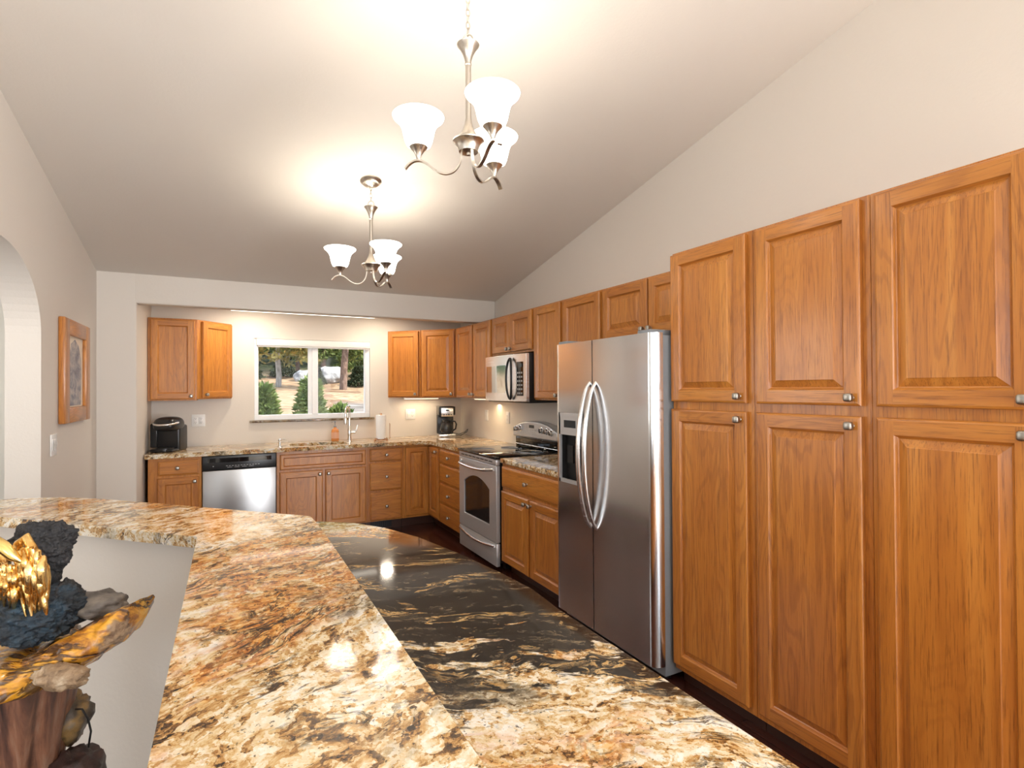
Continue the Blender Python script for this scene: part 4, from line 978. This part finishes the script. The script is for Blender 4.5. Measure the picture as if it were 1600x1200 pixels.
def trunk(seed, h, r, lean=(0, 0), limbs=7, base=1.5):
    rg_ = random.Random(seed); n = 9
    P = [(lean[0]*i/n+.05*rg_.uniform(-1, 1), lean[1]*i/n+.05*rg_.uniform(-1, 1), -.3+h*i/n) for i in range(n+1)]
    b = MB().tube(P, [r*(1-.75*i/n) for i in range(n+1)], 10)
    for k in range(limbs):
        u = .22+.7*k/limbs; z = h*u; q = rg_.random()*2*pi; L = h*.2*(1.1-u)
        x, y = lean[0]*u, lean[1]*u
        b.tube([(x, y, z), (x+L*.6*cos(q), y+L*.6*sin(q), z+.05*L), (x+L*cos(q), y+L*sin(q), z+.25*L)], [r*.22, r*.14, r*.05], 6)
    return b
tr_protos = []
def pine(label, x, y, kind, sc, rz, group=None):
    t = thing('pine_tree', label, 'tree', (x, y, gz(x, y)), rz, group); t.scale = (sc, sc, sc)
    if kind not in [p[0] for p in tr_protos]:
        mats = {'tall': (BARK, NEEDLE), 'broad': (BARK, NEEDLE), 'yellow': (GREYBARK, YNEEDLE), 'bare': (BARK, NEEDLE)}[kind]
        a_ = {'tall': trunk(5, 11, .17, (.2, .1), 10), 'broad': trunk(8, 9, .19, (-.2, .1), 9), 'yellow': trunk(12, 8, .16, (.1, .0), 8), 'bare': trunk(15, 12, .24, (.75, .2), 6)}[kind].build('trunk', mats[0], t, ang=60)
        f_ = {'tall': foliage(21, 11.5, .9, 1.9, 900, .42), 'broad': foliage(22, 9.5, .5, 2.1, 1000, .42), 'yellow': foliage(23, 8.0, 1.3, 2.0, 800, .38), 'bare': foliage(24, 12.5, 3.0, 2.0, 700, .42)}[kind].build('foliage', mats[1], t, smooth=False)
        tr_protos.append((kind, a_, f_))
    else:
        _, a_, f_ = [p for p in tr_protos if p[0] == kind][0]
        for o in (a_, f_):
            c_ = o.copy(); COL.objects.link(c_); c_.parent = t
    return t
pine('yellowing pine with a pale trunk at the left of the window view', 2.35, 30, 'yellow', .95, .3)
pine('pine with a bare leaning trunk at the right of the window view', 5.05, 27.5, 'bare', .8, .2)
pine('dark pine behind the window mullion in the window view', 4.1, 37.0, 'tall', .80, 2.1)
pine('green pine at the far right of the window view', 7.7, 33.6, 'broad', .9, 1.0)
spots = []
for r_, (y, x0_, n_) in enumerate([(41, -3.2, 4), (46, -1.0, 4), (51, -3.4, 5), (56.5, -1.2, 4)]):
    for c_ in range(n_): spots.append((x0_+c_*4.7+(.4 if c_ % 2 else 0), y+(.8 if c_ % 2 else 0), 'tall' if (r_+c_) % 2 else 'broad'))
for i, (x, y, k) in enumerate(spots):
    pine('green pine in the dense stand on the slope seen through the window', x, y, k, .85+.3*((i*37) % 10)/10, i*1.3, 'pines of the stand behind the slope')
def young(label, x, y, h, w_, seed):
    t = thing('young_pine', label, 'tree', (x, y, gz(x, y)-.02), 0, 'young pines near the window')
    trunk(seed, h*.8, .03, (0, 0), 4).build('trunk', BARK, t, ang=60)
    foliage(seed, h, .04, w_, 260, .17).build('foliage', YOUNG, t, smooth=False)
young('young bright green pine at lower left of the kitchen window', .52, 9.6, .70, .24, 31)
young('young green pine low behind the window mullion', 1.36, 10.4, .82, .25, 32)
young('short young pine right of the mullion behind the faucet', 1.72, 9.5, .34, .24, 33)
PALE_GAP = ramped('bright_gap_pale', [(.3, (.22, .22, .23)), (.5, (.46, .46, .47)), (.7, (.64, .64, .64))], 3, 6, .6, surf=.9, bump=.4)  # pale colour of the shapes put in for bright sunlit gaps between trees
for lab, x, y, z, r in (('pale shape standing in for a sunlit gap among the trees in the left pane', 3.95, 33, 2.15, (.50, .4, .36)), ('large pale shape standing in for a sunlit gap among trees in the right pane', 5.30, 32.2, 2.25, (.78, .5, .44))):
    tag(MB().blob((0, 0, 0), r, 7, .36, 1.1, 4, True).build('bright_gap_shape', PALE_GAP, None, (x, y, z), ang=80), lab, 'rock')

proto = None
for i, (x, y, sc) in enumerate([(1.1, 34.2, 1.1), (3.0, 34.6, 1.0), (4.35, 31.2, .75), (6.5, 30.6, .85), (-.9, 33, 1.1), (10.1, 33, 1.0)]):
    t = thing('shrub', 'dark low shrub at the foot of the pines on the slope', 'shrub', (x, y, gz(x, y)-.03), i*1.1, 'low shrubs under the pines'); t.scale = (sc, sc, sc)
    if proto is None:
        proto = (trunk(41, .7, .03, (0, 0), 4).build('stem', BARK, t, ang=60), foliage(42, 1.25, .08, .75, 260, .22).build('foliage', ramped('dark_shrub', [(.3, (.012, .022, .010)), (.5, (.035, .050, .018)), (.7, (.09, .095, .035))], 4, 6, .7, surf=.8, bump=0), t, smooth=False))
    else:
        for o in proto:
            c_ = o.copy(); COL.objects.link(c_); c_.parent = t
